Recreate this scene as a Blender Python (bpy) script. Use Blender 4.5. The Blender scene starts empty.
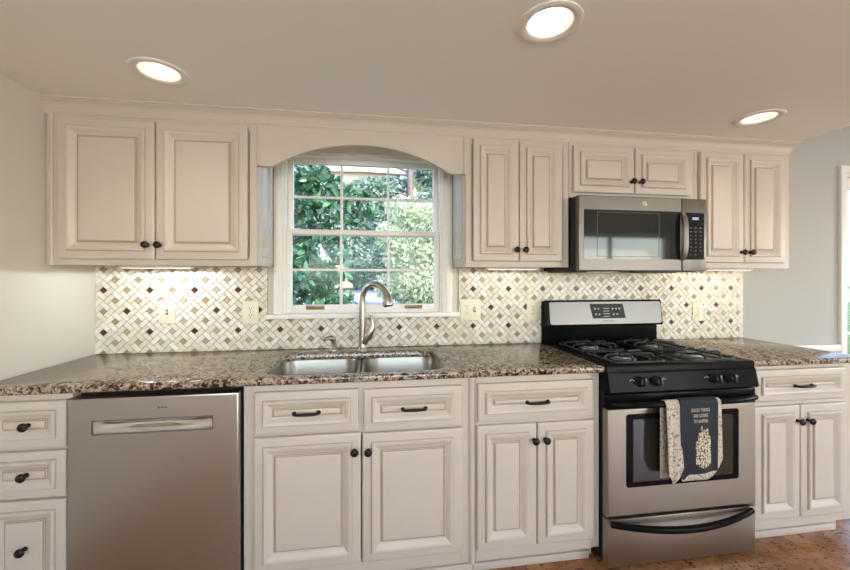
import bpy, bmesh, math, random
from mathutils import Vector
from math import sin, cos, pi, radians, sqrt

random.seed(7)
scene = bpy.context.scene
C = scene.collection

# ------------------------------------------------------------------ camera
YAW = 0.1441
cam_d = bpy.data.cameras.new('camera')
cam = bpy.data.objects.new('camera', cam_d)
C.objects.link(cam)
cam.location = (1.4283, -2.1982, 1.3061)
cam.rotation_euler = (pi / 2, 0, -YAW)
cam_d.sensor_width = 36.0
cam_d.lens = 374.5 / 850 * 36
cam_d.shift_y = -5.84 / 850
cam_d.clip_start = 0.02
cam_d.clip_end = 500
scene.camera = cam

# ------------------------------------------------------------------ world, sun, exposure
scene.view_settings.view_transform = 'Standard'
scene.view_settings.look = 'None'
scene.view_settings.gamma = 1.0
scene.view_settings.use_curve_mapping = False
scene.view_settings.exposure = 0.0
scene.cycles.use_denoising = True
scene.cycles.max_bounces = 8
scene.cycles.diffuse_bounces = 5
scene.cycles.glossy_bounces = 4
scene.cycles.transparent_max_bounces = 12
scene.cycles.sample_clamp_indirect = 6.0
scene.cycles.caustics_reflective = False
scene.cycles.caustics_refractive = False

world = bpy.data.worlds.new('world')
scene.world = world
world.use_nodes = True
wn = world.node_tree
wn.nodes.clear()
w_out = wn.nodes.new('ShaderNodeOutputWorld')
w_bg = wn.nodes.new('ShaderNodeBackground')
w_sky = wn.nodes.new('ShaderNodeTexSky')
w_sky.sky_type = 'NISHITA'
w_sky.sun_disc = False
w_sky.sun_elevation = radians(48)
w_sky.sun_rotation = radians(140)
w_bg.inputs['Strength'].default_value = 0.95
wn.links.new(w_sky.outputs[0], w_bg.inputs['Color'])
wn.links.new(w_bg.outputs[0], w_out.inputs['Surface'])


def lamp(name, kind, loc, rot, energy, color, **kw):
    d = bpy.data.lights.new(name, kind)
    d.energy = energy
    d.color = color
    for k, v in kw.items():
        setattr(d, k, v)
    o = bpy.data.objects.new(name, d)
    C.objects.link(o)
    o.location = loc
    o.rotation_euler = rot
    return o


# sun stands behind the house, to the right: it lights the garden, not the kitchen
lamp('sun', 'SUN', (6, -8, 12), Vector((0.55, -0.55, 0.85)).to_track_quat('Z', 'Y').to_euler(), 5.6, (1.0, 0.95, 0.86), angle=radians(0.6))
# fill lamps added as daylight at unseen openings, tilted up to brighten the ceiling
lamp('daylight_fill_rear', 'AREA', (1.5, -4.55, 1.45), (radians(150), 0, 0), 86, (0.87, 0.945, 1.0), shape='RECTANGLE', size=2.5, size_y=1.1)
lamp('daylight_fill_patio', 'AREA', (5.6, -4.55, 1.1), (radians(130), 0, 0), 50, (0.95, 0.98, 1.0), shape='RECTANGLE', size=2.2, size_y=2.0)
lamp('daylight_fill_side', 'AREA', (7.15, -1.9, 1.4), (0, radians(100), 0), 30, (0.93, 0.97, 1.0), shape='RECTANGLE', size=1.3, size_y=2.2)


# ------------------------------------------------------------------ materials
def srgb(r, g, b):
    f = lambda c: c / 12.92 if c <= 0.04045 else ((c + 0.055) / 1.055) ** 2.4
    return (f(r / 255), f(g / 255), f(b / 255), 1.0)


def new_mat(name):
    m = bpy.data.materials.new(name)
    m.use_nodes = True
    nt = m.node_tree
    return m, nt, nt.nodes['Principled BSDF']


def node(nt, t, **inp):
    n = nt.nodes.new(t)
    for k, v in inp.items():
        n.inputs[k.replace('_', ' ')].default_value = v
    return n


def plain(name, col, rough=0.5, metal=0.0, bump=0.0, bscale=200.0, var=0.0, vscale=3.0, coat=0.0, stretch=None, spec=None):
    m, nt, b = new_mat(name)
    b.inputs['Base Color'].default_value = col
    b.inputs['Roughness'].default_value = rough
    b.inputs['Metallic'].default_value = metal
    if spec is not None:
        b.inputs['Specular IOR Level'].default_value = spec
    if coat:
        b.inputs['Coat Weight'].default_value = coat
        b.inputs['Coat Roughness'].default_value = 0.08
    tc = nt.nodes.new('ShaderNodeTexCoord')
    src = tc.outputs['Object']
    if stretch:
        mp = nt.nodes.new('ShaderNodeMapping')
        mp.inputs['Scale'].default_value = stretch
        nt.links.new(src, mp.inputs[0])
        src = mp.outputs[0]
    if var:
        n = node(nt, 'ShaderNodeTexNoise', Scale=vscale, Detail=4.0)
        nt.links.new(src, n.inputs['Vector'])
        r = nt.nodes.new('ShaderNodeValToRGB')
        r.color_ramp.elements[0].position = 0.3
        r.color_ramp.elements[1].position = 0.7
        r.color_ramp.elements[0].color = tuple(c * (1 - var) for c in col[:3]) + (1,)
        r.color_ramp.elements[1].color = tuple(min(1, c * (1 + var)) for c in col[:3]) + (1,)
        nt.links.new(n.outputs['Fac'], r.inputs[0])
        nt.links.new(r.outputs[0], b.inputs['Base Color'])
    if bump:
        n = node(nt, 'ShaderNodeTexNoise', Scale=bscale, Detail=3.0)
        nt.links.new(src, n.inputs['Vector'])
        bp = nt.nodes.new('ShaderNodeBump')
        bp.inputs['Strength'].default_value = bump
        bp.inputs['Distance'].default_value = 0.002
        nt.links.new(n.outputs['Fac'], bp.inputs['Height'])
        nt.links.new(bp.outputs[0], b.inputs['Normal'])
    return m


def emit(name, col, strength):
    m, nt, b = new_mat(name)
    b.inputs['Base Color'].default_value = col
    b.inputs['Emission Color'].default_value = col
    b.inputs['Emission Strength'].default_value = strength
    return m


def granite():
    m, nt, b = new_mat('granite')
    tc = nt.nodes.new('ShaderNodeTexCoord')
    n1 = node(nt, 'ShaderNodeTexNoise', Scale=32.0, Detail=6.0, Roughness=0.74, Distortion=0.6)
    n2 = node(nt, 'ShaderNodeTexVoronoi', Scale=95.0)
    n3 = node(nt, 'ShaderNodeTexNoise', Scale=9.0, Detail=3.0)
    for n in (n1, n2, n3):
        nt.links.new(tc.outputs['Object'], n.inputs['Vector'])
    mix = nt.nodes.new('ShaderNodeMath'); mix.operation = 'MULTIPLY_ADD'
    mix.inputs[1].default_value = 0.36; 
    nt.links.new(n2.outputs['Color'], mix.inputs[0])
    add = nt.nodes.new('ShaderNodeMath'); add.operation = 'MULTIPLY_ADD'
    add.inputs[1].default_value = 0.25
    nt.links.new(n3.outputs['Fac'], add.inputs[0])
    nt.links.new(n1.outputs['Fac'], add.inputs[2])
    nt.links.new(add.outputs[0], mix.inputs[2])
    r = nt.nodes.new('ShaderNodeValToRGB')
    cr = r.color_ramp
    cr.interpolation = 'LINEAR'
    stops = [(0.60, (18, 15, 14)), (0.68, (50, 37, 31)), (0.75, (104, 82, 67)), (0.82, (150, 132, 110)), (0.90, (188, 176, 154)), (0.97, (112, 90, 72)), (1.0, (78, 54, 42))]
    cr.elements[0].position = stops[0][0]; cr.elements[0].color = srgb(*stops[0][1])
    cr.elements[1].position = stops[-1][0]; cr.elements[1].color = srgb(*stops[-1][1])
    for p, c in stops[1:-1]:
        e = cr.elements.new(p); e.color = srgb(*c)
    nt.links.new(mix.outputs[0], r.inputs[0])
    nt.links.new(r.outputs[0], b.inputs['Base Color'])
    b.inputs['Roughness'].default_value = 0.16
    return m


def cork():
    m, nt, b = new_mat('cork')
    tc = nt.nodes.new('ShaderNodeTexCoord')
    oi = nt.nodes.new('ShaderNodeObjectInfo')
    va = nt.nodes.new('ShaderNodeVectorMath'); va.operation = 'MULTIPLY_ADD'
    nt.links.new(oi.outputs['Random'], va.inputs[0]); va.inputs[1].default_value = (37, 91, 13)
    nt.links.new(tc.outputs['Object'], va.inputs[2])
    n1 = node(nt, 'ShaderNodeTexNoise', Scale=7.0, Detail=5.0, Roughness=0.65)
    mp = nt.nodes.new('ShaderNodeMapping'); mp.inputs['Scale'].default_value = (1.0, 2.1, 1.0); mp.inputs['Rotation'].default_value = (0, 0, 0.6)
    n2 = node(nt, 'ShaderNodeTexNoise', Scale=22.0, Detail=3.0, Roughness=0.6, Distortion=1.6)
    nt.links.new(va.outputs[0], n1.inputs['Vector'])
    nt.links.new(va.outputs[0], mp.inputs[0])
    nt.links.new(mp.outputs[0], n2.inputs['Vector'])
    r1 = nt.nodes.new('ShaderNodeValToRGB')
    r1.color_ramp.elements[0].position = 0.3; r1.color_ramp.elements[0].color = srgb(124, 82, 54)
    r1.color_ramp.elements[1].position = 0.7; r1.color_ramp.elements[1].color = srgb(178, 130, 90)
    nt.links.new(n1.outputs['Fac'], r1.inputs[0])
    r2 = nt.nodes.new('ShaderNodeValToRGB')
    r2.color_ramp.elements[0].position = 0.36; r2.color_ramp.elements[0].color = (0, 0, 0, 1)
    r2.color_ramp.elements[1].position = 0.43; r2.color_ramp.elements[1].color = (1, 1, 1, 1)
    nt.links.new(n2.outputs['Fac'], r2.inputs[0])
    mx = nt.nodes.new('ShaderNodeMix'); mx.data_type = 'RGBA'
    nt.links.new(r2.outputs[0], mx.inputs['Factor'])
    mx.inputs['A'].default_value = srgb(84, 52, 34)
    nt.links.new(r1.outputs[0], mx.inputs['B'])
    nt.links.new(mx.outputs['Result'], b.inputs['Base Color'])
    b.inputs['Roughness'].default_value = 0.2
    return m


def glass_mat(name, refl=0.06, tint=(1, 1, 1, 1)):
    m = bpy.data.materials.new(name)
    m.use_nodes = True
    nt = m.node_tree
    nt.nodes.clear()
    o = nt.nodes.new('ShaderNodeOutputMaterial')
    t = nt.nodes.new('ShaderNodeBsdfTransparent'); t.inputs[0].default_value = tint
    g = nt.nodes.new('ShaderNodeBsdfGlossy'); g.inputs['Roughness'].default_value = 0.02
    mx = nt.nodes.new('ShaderNodeMixShader'); mx.inputs[0].default_value = refl
    nt.links.new(t.outputs[0], mx.inputs[1]); nt.links.new(g.outputs[0], mx.inputs[2])
    nt.links.new(mx.outputs[0], o.inputs[0])
    return m


def leaf_mat(name, c0, c1, trans=0.35, rough=0.5):
    m, nt, b = new_mat(name)
    tc = nt.nodes.new('ShaderNodeNewGeometry')
    r = nt.nodes.new('ShaderNodeValToRGB')
    r.color_ramp.elements[0].color = c0
    r.color_ramp.elements[1].color = c1
    nt.links.new(tc.outputs['Random Per Island'], r.inputs[0])
    nt.links.new(r.outputs[0], b.inputs['Base Color'])
    b.inputs['Roughness'].default_value = rough
    tr = nt.nodes.new('ShaderNodeBsdfTranslucent')
    nt.links.new(r.outputs[0], tr.inputs[0])
    mx = nt.nodes.new('ShaderNodeMixShader'); mx.inputs[0].default_value = trans
    out = nt.nodes['Material Output']
    nt.links.new(b.outputs[0], mx.inputs[1]); nt.links.new(tr.outputs[0], mx.inputs[2])
    nt.links.new(mx.outputs[0], out.inputs[0])
    return m


def speckle(name, base, spots, scale, lo, hi, rough=0.85):
    m, nt, b = new_mat(name)
    tc = nt.nodes.new('ShaderNodeTexCoord')
    n = node(nt, 'ShaderNodeTexNoise', Scale=scale, Detail=3.0, Roughness=0.6, Distortion=0.4)
    nt.links.new(tc.outputs['Object'], n.inputs['Vector'])
    r = nt.nodes.new('ShaderNodeValToRGB')
    r.color_ramp.elements[0].position = lo; r.color_ramp.elements[0].color = spots
    r.color_ramp.elements[1].position = hi; r.color_ramp.elements[1].color = base
    nt.links.new(n.outputs['Fac'], r.inputs[0])
    nt.links.new(r.outputs[0], b.inputs['Base Color'])
    b.inputs['Roughness'].default_value = rough
    return m


M = {}
M['cabinet'] = plain('cabinet_paint', srgb(199, 189, 177), 0.36, bump=0.03, bscale=300, var=0.015, vscale=5)
M['glaze'] = plain('cabinet_glaze', srgb(168, 150, 130), 0.4)
M['wall'] = plain('wall_paint', srgb(208, 203, 192), 0.7, bump=0.06, bscale=500)
M['wall_grey'] = plain('grey_wall_paint', srgb(174, 174, 169), 0.7, bump=0.06, bscale=500)
M['ceiling'] = plain('ceiling_paint', srgb(240, 238, 233), 0.8, bump=0.05, bscale=400)
M['white'] = plain('white_trim_paint', srgb(232, 230, 224), 0.4, bump=0.02)
M['cream_trim'] = plain('window_paint', srgb(240, 237, 230), 0.42, bump=0.02)
M['granite'] = granite()
M['cork'] = cork()
M['subfloor'] = plain('floor_joint', srgb(60, 42, 30), 0.8, var=0.2)
M['steel_dw'] = plain('dishwasher_steel', srgb(182, 175, 164), 0.36, 1.0, bump=0.04, bscale=60, stretch=(1, 1, 60))
M['steel_dark'] = plain('dark_brushed_steel', srgb(128, 127, 125), 0.4, 1.0, bump=0.04, bscale=60, stretch=(60, 1, 1))
M['steel'] = plain('brushed_steel', srgb(122, 119, 115), 0.4, 1.0, bump=0.04, bscale=60, stretch=(1, 1, 60))
M['steel_h'] = plain('brushed_steel_horizontal', srgb(164, 155, 144), 0.36, 1.0, bump=0.04, bscale=60, stretch=(60, 1, 1))
M['sink'] = plain('sink_steel', srgb(164, 163, 156), 0.34, 1.0, bump=0.03, bscale=80)
M['chrome'] = plain('polished_steel', srgb(215, 212, 206), 0.14, 1.0)
M['nickel'] = plain('brushed_nickel', srgb(176, 170, 160), 0.3, 1.0, bump=0.02)
M['black'] = plain('black_enamel', (0.006, 0.006, 0.0065, 1), 0.24, spec=0.05)
M['black_matt'] = plain('black_plastic', (0.012, 0.012, 0.012, 1), 0.45, spec=0.3)
M['black_iron'] = plain('black_cast_iron', (0.02, 0.02, 0.021, 1), 0.36, bump=0.05, bscale=400)
M['black_glass'] = plain('black_glass', (0.010, 0.011, 0.012, 1), 0.05, spec=0.6)
M['oven_glass'] = plain('oven_glass', (0.03, 0.026, 0.02, 1), 0.06, spec=0.7)
M['bronze'] = plain('oil_rubbed_bronze', (0.020, 0.017, 0.015, 1), 0.35, 0.6)
M['brass'] = plain('antique_brass', srgb(150, 128, 88), 0.4, 0.9)
M['ivory'] = plain('ivory_plastic', srgb(232, 226, 202), 0.35)
M['ivory_dark'] = plain('slot_shadow_plastic', srgb(70, 62, 52), 0.5)
M['grey_mark'] = plain('grey_print', srgb(176, 178, 178), 0.5)
M['dark_mark'] = plain('dark_grey_print', srgb(92, 92, 92), 0.4)
M['grout'] = plain('grout', srgb(146, 136, 120), 0.9, bump=0.1, bscale=600)
tile_cols = [(231, 226, 214), (227, 220, 206), (236, 232, 223), (220, 211, 195), (229, 222, 209), (217, 210, 197)]
TILE = [plain('tile_cream_%s' % 'abcdef'[i], srgb(*c), 0.28, var=0.05, vscale=45) for i, c in enumerate(tile_cols)]
TAN = [plain('tile_tan_%s' % 'abc'[i], srgb(*c), 0.3, var=0.08, vscale=60) for i, c in enumerate([(172, 156, 126), (184, 170, 140), (158, 142, 114)])]
DARK = plain('tile_dark_brown', srgb(82, 50, 38), 0.25, var=0.2, vscale=60)
M['lamp'] = emit('lamp_glow', (1.0, 0.95, 0.88, 1), 5.0)
M['strip'] = emit('strip_glow', (1.0, 0.97, 0.9, 1), 0.8)
M['lamp_trim'] = plain('lamp_trim_white', srgb(236, 230, 220), 0.45)
M['display'] = emit('display_glow', srgb(130, 150, 180), 0.6)
M['glass'] = glass_mat('window_glass', 0.005)
M['towel_cream'] = speckle('cream_print_cloth', srgb(196, 184, 166), srgb(118, 106, 96), 100, 0.37, 0.49)
M['towel_navy'] = plain('navy_cloth', srgb(35, 38, 46), 0.9, bump=0.2, bscale=900)
M['print_cream'] = plain('cream_print', srgb(206, 192, 168), 0.9)
M['print_leopard'] = speckle('speckled_print', srgb(206, 190, 162), srgb(34, 34, 42), 120, 0.44, 0.5)
M['hidden'] = plain('raw_board', srgb(120, 96, 70), 0.8, var=0.1)
M['bark'] = plain('bark', srgb(122, 108, 104), 0.9, bump=0.6, bscale=14, var=0.25, vscale=6)
M['ground'] = plain('gravel_drive', srgb(150, 148, 150), 0.9, var=0.2, vscale=1.5)
M['lawn'] = plain('lawn_ground', srgb(78, 96, 52), 0.95, var=0.3, vscale=2.0)
M['siding'] = plain('house_siding', srgb(206, 188, 166), 0.8, var=0.04)
M['roof'] = plain('roof_shingle', srgb(112, 98, 92), 0.9, var=0.15, vscale=6)
M['leaf_mag'] = leaf_mat('magnolia_leaf', srgb(36, 80, 62), srgb(122, 164, 122), 0.3, 0.3)
M['leaf_teal'] = leaf_mat('dark_leaf', srgb(44, 96, 84), srgb(136, 174, 156), 0.3)
M['leaf_pale'] = leaf_mat('pale_leaf', srgb(150, 172, 128), srgb(238, 236, 214), 0.4)
M['leaf_mid'] = leaf_mat('mid_leaf', srgb(64, 112, 92), srgb(206, 220, 204), 0.35)


# ------------------------------------------------------------------ mesh builder
class MB:
    def __init__(s):
        s.v = []; s.f = []; s.m = []

    def add(s, vs, fs, mi=0):
        o = len(s.v)
        s.v += [tuple(p) for p in vs]
        for f in fs:
            s.f.append([i + o for i in f]); s.m.append(mi)
        return s

    def box(s, x0, x1, y0, y1, z0, z1, bev=0.0, seg=2, mi=0):
        bm = bmesh.new()
        bmesh.ops.create_cube(bm, size=1.0)
        for v in bm.verts:
            v.co = Vector((x0 if v.co.x < 0 else x1, y0 if v.co.y < 0 else y1, z0 if v.co.z < 0 else z1))
        if bev:
            bmesh.ops.bevel(bm, geom=bm.edges[:], offset=bev, segments=seg, affect='EDGES', profile=0.5)
        bm.verts.index_update()
        s.add([v.co[:] for v in bm.verts], [[v.index for v in f.verts] for f in bm.faces], mi)
        bm.free()
        return s

    def tube(s, pts, r, n=10, caps=True, closed=False, mi=0, sq=1.0):
        pts = [Vector(p) for p in pts]
        k = len(pts)
        rs = r if isinstance(r, (list, tuple)) else [r] * k
        vs = []
        prev = None
        for i in range(k):
            a = pts[i - 1] if (i > 0 or closed) else pts[i]
            b = pts[(i + 1) % k] if (i < k - 1 or closed) else pts[i]
            t = (b - a).normalized()
            if prev is None:
                up = Vector((0, 0, 1)) if abs(t.z) < 0.9 else Vector((0, 1, 0))
                u = t.cross(up).normalized()
            else:
                u = (prev - t * prev.dot(t)).normalized()
            prev = u
            w = t.cross(u)
            for j in range(n):
                ang = 2 * pi * j / n
                vs.append(pts[i] + (u * cos(ang) + w * sin(ang) * sq) * rs[i])
        fs = []
        for i in range(k if closed else k - 1):
            i2 = (i + 1) % k
            for j in range(n):
                j2 = (j + 1) % n
                fs.append([i * n + j, i * n + j2, i2 * n + j2, i2 * n + j])
        if caps and not closed:
            fs.append(list(range(n))[::-1]); fs.append([(k - 1) * n + j for j in range(n)])
        return s.add(vs, fs, mi)

    def lathe(s, prof, cen, axis='z', n=16, mi=0):
        """prof: (radius, height) pairs, height along axis ('-y' points to the viewer)"""
        vs = []
        for r, h in prof:
            for j in range(n):
                a = 2 * pi * j / n
                p = (r * cos(a), r * sin(a))
                if axis == 'z':
                    q = (p[0], p[1], h)
                elif axis == '-y':
                    q = (p[0], -h, p[1])
                else:
                    q = (h, p[0], p[1])
                vs.append((cen[0] + q[0], cen[1] + q[1], cen[2] + q[2]))
        fs = []
        for i in range(len(prof) - 1):
            for j in range(n):
                j2 = (j + 1) % n
                fs.append([i * n + j, i * n + j2, (i + 1) * n + j2, (i + 1) * n + j])
        fs.append(list(range(n))[::-1]); fs.append([(len(prof) - 1) * n + j for j in range(n)])
        return s.add(vs, fs, mi)

    def rings(s, x0, z0, w, h, y0, prof, fill=True, back=True, xf=None, mi=0, alt=()):
        """concentric rectangles: prof = (inset, y) pairs, y<0 towards the viewer"""
        vs = []
        for ins, y in prof:
            for (a, b) in ((ins, ins), (w - ins, ins), (w - ins, h - ins), (ins, h - ins)):
                p = (x0 + a, y0 + y, z0 + b)
                vs.append(xf(*p) if xf else p)
        fs = []
        for i in range(len(prof) - 1):
            for j in range(4):
                j2 = (j + 1) % 4
                fs.append([i * 4 + j, i * 4 + j2, (i + 1) * 4 + j2, (i + 1) * 4 + j])
        if fill:
            fs.append([(len(prof) - 1) * 4 + j for j in range(4)])
        if back:
            fs.append([3, 2, 1, 0])
        o = len(s.m)
        s.add(vs, fs, mi)
        for i in alt:
            for j in range(4):
                s.m[o + i * 4 + j] = 1
        return s

    def extrude_x(s, prof, x0, x1, mi=0):
        n = len(prof)
        vs = [(x0, y, z) for y, z in prof] + [(x1, y, z) for y, z in prof]
        fs = [[i, (i + 1) % n, n + (i + 1) % n, n + i] for i in range(n)]
        fs += [list(range(n))[::-1], [n + i for i in range(n)]]
        return s.add(vs, fs, mi)

    def extrude_poly(s, poly, y0, y1, mi=0):
        n = len(poly)
        vs = [(x, y0, z) for x, z in poly] + [(x, y1, z) for x, z in poly]
        fs = [[i, (i + 1) % n, n + (i + 1) % n, n + i] for i in range(n)]
        fs += [list(range(n))[::-1], [n + i for i in range(n)]]
        return s.add(vs, fs, mi)

    def mesh(s, name, mats, origin, smooth=35, recalc=True):
        me = bpy.data.meshes.new(name)
        me.from_pydata([(x - origin[0], y - origin[1], z - origin[2]) for x, y, z in s.v], [], s.f)
        for mt in (mats if isinstance(mats, (list, tuple)) else [mats]):
            me.materials.append(mt)
        if len(set(s.m)) > 1 or (s.m and s.m[0]):
            me.polygons.foreach_set('material_index', s.m)
        if recalc:
            bm = bmesh.new(); bm.from_mesh(me)
            bmesh.ops.recalc_face_normals(bm, faces=bm.faces[:])
            bm.to_mesh(me); bm.free()
        if smooth:
            me.polygons.foreach_set('use_smooth', [True] * len(me.polygons))
            me.set_sharp_from_angle(angle=radians(smooth))
        me.update()
        return me

    def build(s, name, mats, parent=None, smooth=35, base=False, recalc=True, **props):
        xs = [p[0] for p in s.v]; ys = [p[1] for p in s.v]; zs = [p[2] for p in s.v]
        org = ((min(xs) + max(xs)) / 2, (min(ys) + max(ys)) / 2, min(zs) if (base or parent is None) else (min(zs) + max(zs)) / 2)
        o = bpy.data.objects.new(name, s.mesh(name, mats, org, smooth, recalc))
        C.objects.link(o)
        place(o, org, parent)
        tag(o, **props)
        return o


WORLD = {}


def place(o, org, parent=None):
    WORLD[o.name] = Vector(org)
    if parent is not None:
        o.parent = parent
        o.location = Vector(org) - WORLD[parent.name]
    else:
        o.location = org


def tag(o, label=None, cat=None, group=None, kind=None):
    if label: o['label'] = label
    if cat: o['category'] = cat
    if group: o['group'] = group
    if kind: o['kind'] = kind
    return o


def thing(name, loc, label, cat, group=None):
    o = bpy.data.objects.new(name, None)
    o.empty_display_size = 0.05
    C.objects.link(o)
    place(o, loc)
    return tag(o, label, cat, group)


def structure(o, label):
    o['kind'] = 'structure'
    o['label'] = label
    return o


# ------------------------------------------------------------------ the room shell
ZC = 2.11            # kitchen ceiling
ZH = 2.50            # ceiling of the room beyond
XR = 3.92            # kitchen ceiling ends here
XE, YB = 7.2, -4.6
W1 = (0.943, 1.848, 1.112, 2.02)      # opening of the sink window
W2 = (4.742, 5.70, 0.0, 2.055)        # opening of the glazed door next door
b = MB()
for x0, x1, z0, z1 in ((-0.15, W1[0], 0, ZH), (W1[1], XR - 0.01, 0, ZH), (W1[0], W1[1], 0, W1[2]), (W1[0], W1[1], W1[3], ZH)):
    b.box(x0, x1, 0, 0.15, z0, z1)
structure(b.build('wall_back', M['wall'], smooth=0), 'painted kitchen wall behind the cabinets with the sink window')
b = MB()
for x0, x1, z0, z1 in ((XR - 0.01, W2[0], 0, ZH), (W2[1], XE, 0, ZH), (W2[0], W2[1], W2[3], ZH)):
    b.box(x0, x1, 0, 0.15, z0, z1)
structure(b.build('wall_right', M['wall_grey'], smooth=0), 'pale grey wall of the adjoining room past the end of the cabinets')
structure(MB().box(-0.15, 0, YB - 0.15, 0, 0, ZH).build('wall_left', M['wall'], smooth=0), 'off-white painted side wall beside the drawer cabinet')
b = MB()
b.box(XE, XE + 0.15, YB, -3.0, 0, ZH); b.box(XE, XE + 0.15, -0.8, 0.15, 0, ZH)
b.box(XE, XE + 0.15, -3.0, -0.8, 0, 0.75); b.box(XE, XE + 0.15, -3.0, -0.8, 2.05, ZH)
structure(b.build('wall_far_side', M['wall_grey'], smooth=0), 'grey far side wall of the adjoining room')
b = MB()
for x0, x1, z0, z1 in ((0, 0.25, 0, ZH), (2.75, 4.5, 0, ZH), (6.7, XE, 0, ZH), (0.25, 2.75, 0, 0.9), (0.25, 2.75, 2.0, ZH), (4.5, 6.7, 2.1, ZH)):
    b.box(x0, x1, YB - 0.15, YB, z0, z1)
structure(b.build('wall_rear', M['wall'], smooth=0), 'off-white wall behind the camera')
CANS = [(0.617, -0.612), (1.985, -1.090), (3.345, -0.590)]
RC = 0.080
cm = MB().box(-0.15, XR, YB - 0.15, 0.15, ZC + 0.12, ZH)
for (xa, xb), (hx, hy) in zip(((-0.15, 1.3), (1.3, 2.7), (2.7, XR)), CANS):
    per = []
    ya, yb_ = YB - 0.15, 0.15
    n = 12
    per += [(xa + (xb - xa) * i / n, ya) for i in range(n)] + [(xb, ya + (yb_ - ya) * i / n) for i in range(n)] + [(xb - (xb - xa) * i / n, yb_) for i in range(n)] + [(xa, yb_ - (yb_ - ya) * i / n) for i in range(n)]
    N = len(per)
    # inner square, then the round hole, so that the quads stay tidy
    cir = []
    for k, p in enumerate(per):
        a = -3 * pi / 4 + 2 * pi * k / N
        cir.append((hx + RC * cos(a), hy + RC * sin(a)))
    vs = [(p[0], p[1], ZC) for p in per] + [(p[0], p[1], ZC) for p in cir] + [(p[0], p[1], ZC + 0.12) for p in cir]
    cm.add(vs, [[k * N + j, k * N + (j + 1) % N, (k + 1) * N + (j + 1) % N, (k + 1) * N + j] for k in range(2) for j in range(N)])
cm.add([(XR, YB - 0.15, ZC), (XR, 0.15, ZC), (XR, 0.15, ZC + 0.12), (XR, YB - 0.15, ZC + 0.12)], [[0, 1, 2, 3]])
structure(cm.build('ceiling', M['ceiling'], smooth=0, recalc=False), 'low white painted kitchen ceiling with recessed lights')
structure(MB().box(-0.15, XE + 0.15, YB - 0.15, 0.15, ZH, ZH + 0.12).build('ceiling_upper', M['ceiling'], smooth=0), 'higher white ceiling of the adjoining room')

# floor: cork tiles laid in a grid over a dark bed
fl = structure(MB().box(-0.15, XE + 0.15, YB - 0.15, 0.15, -0.12, -0.004).build('floor', M['subfloor'], smooth=0), 'brown cork tile floor with dark flecks')
T = 0.457
fx0, fy0 = 3.955 - 9 * T, -0.51 - 9 * T
tile_meshes = {}
for i in range(17):
    for j in range(11):
        x0, x1 = max(fx0 + i * T, 0.0), min(fx0 + (i + 1) * T, XE)
        y0, y1 = max(fy0 + j * T, YB), min(fy0 + (j + 1) * T, 0.0)
        if x1 - x0 < 0.02 or y1 - y0 < 0.02:
            continue
        g = 0.0009
        key = (round(x1 - x0, 3), round(y1 - y0, 3))
        if key not in tile_meshes:
            hx, hy = (x1 - x0) / 2 - g, (y1 - y0) / 2 - g
            tile_meshes[key] = MB().box(-hx, hx, -hy, hy, -0.004, 0.0, 0.0008, 1).mesh('floor_tile', M['cork'], (0, 0, 0), 0)
        o = bpy.data.objects.new('floor_tile', tile_meshes[key])
        C.objects.link(o)
        place(o, ((x0 + x1) / 2, (y0 + y1) / 2, 0), fl)

# chair rail and baseboards of the next room
structure(MB().box(XR + 0.005, W2[0] - 0.052, -0.022, 0, 0.80, 0.848, 0.004).build('trim_1', M['white']), 'white chair rail on the grey wall beside the glazed door')
structure(MB().box(XR + 0.005, W2[0] - 0.052, -0.016, 0, 0.0, 0.13, 0.003).box(W2[1] + 0.052, XE, -0.016, 0, 0.0, 0.13, 0.003).build('baseboard_right', M['white']), 'white baseboard of the grey wall')
structure(MB().box(0, 0.016, YB, -0.66, 0.0, 0.12, 0.003).build('baseboard_left', M['white']), 'white baseboard along the left wall')


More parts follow.
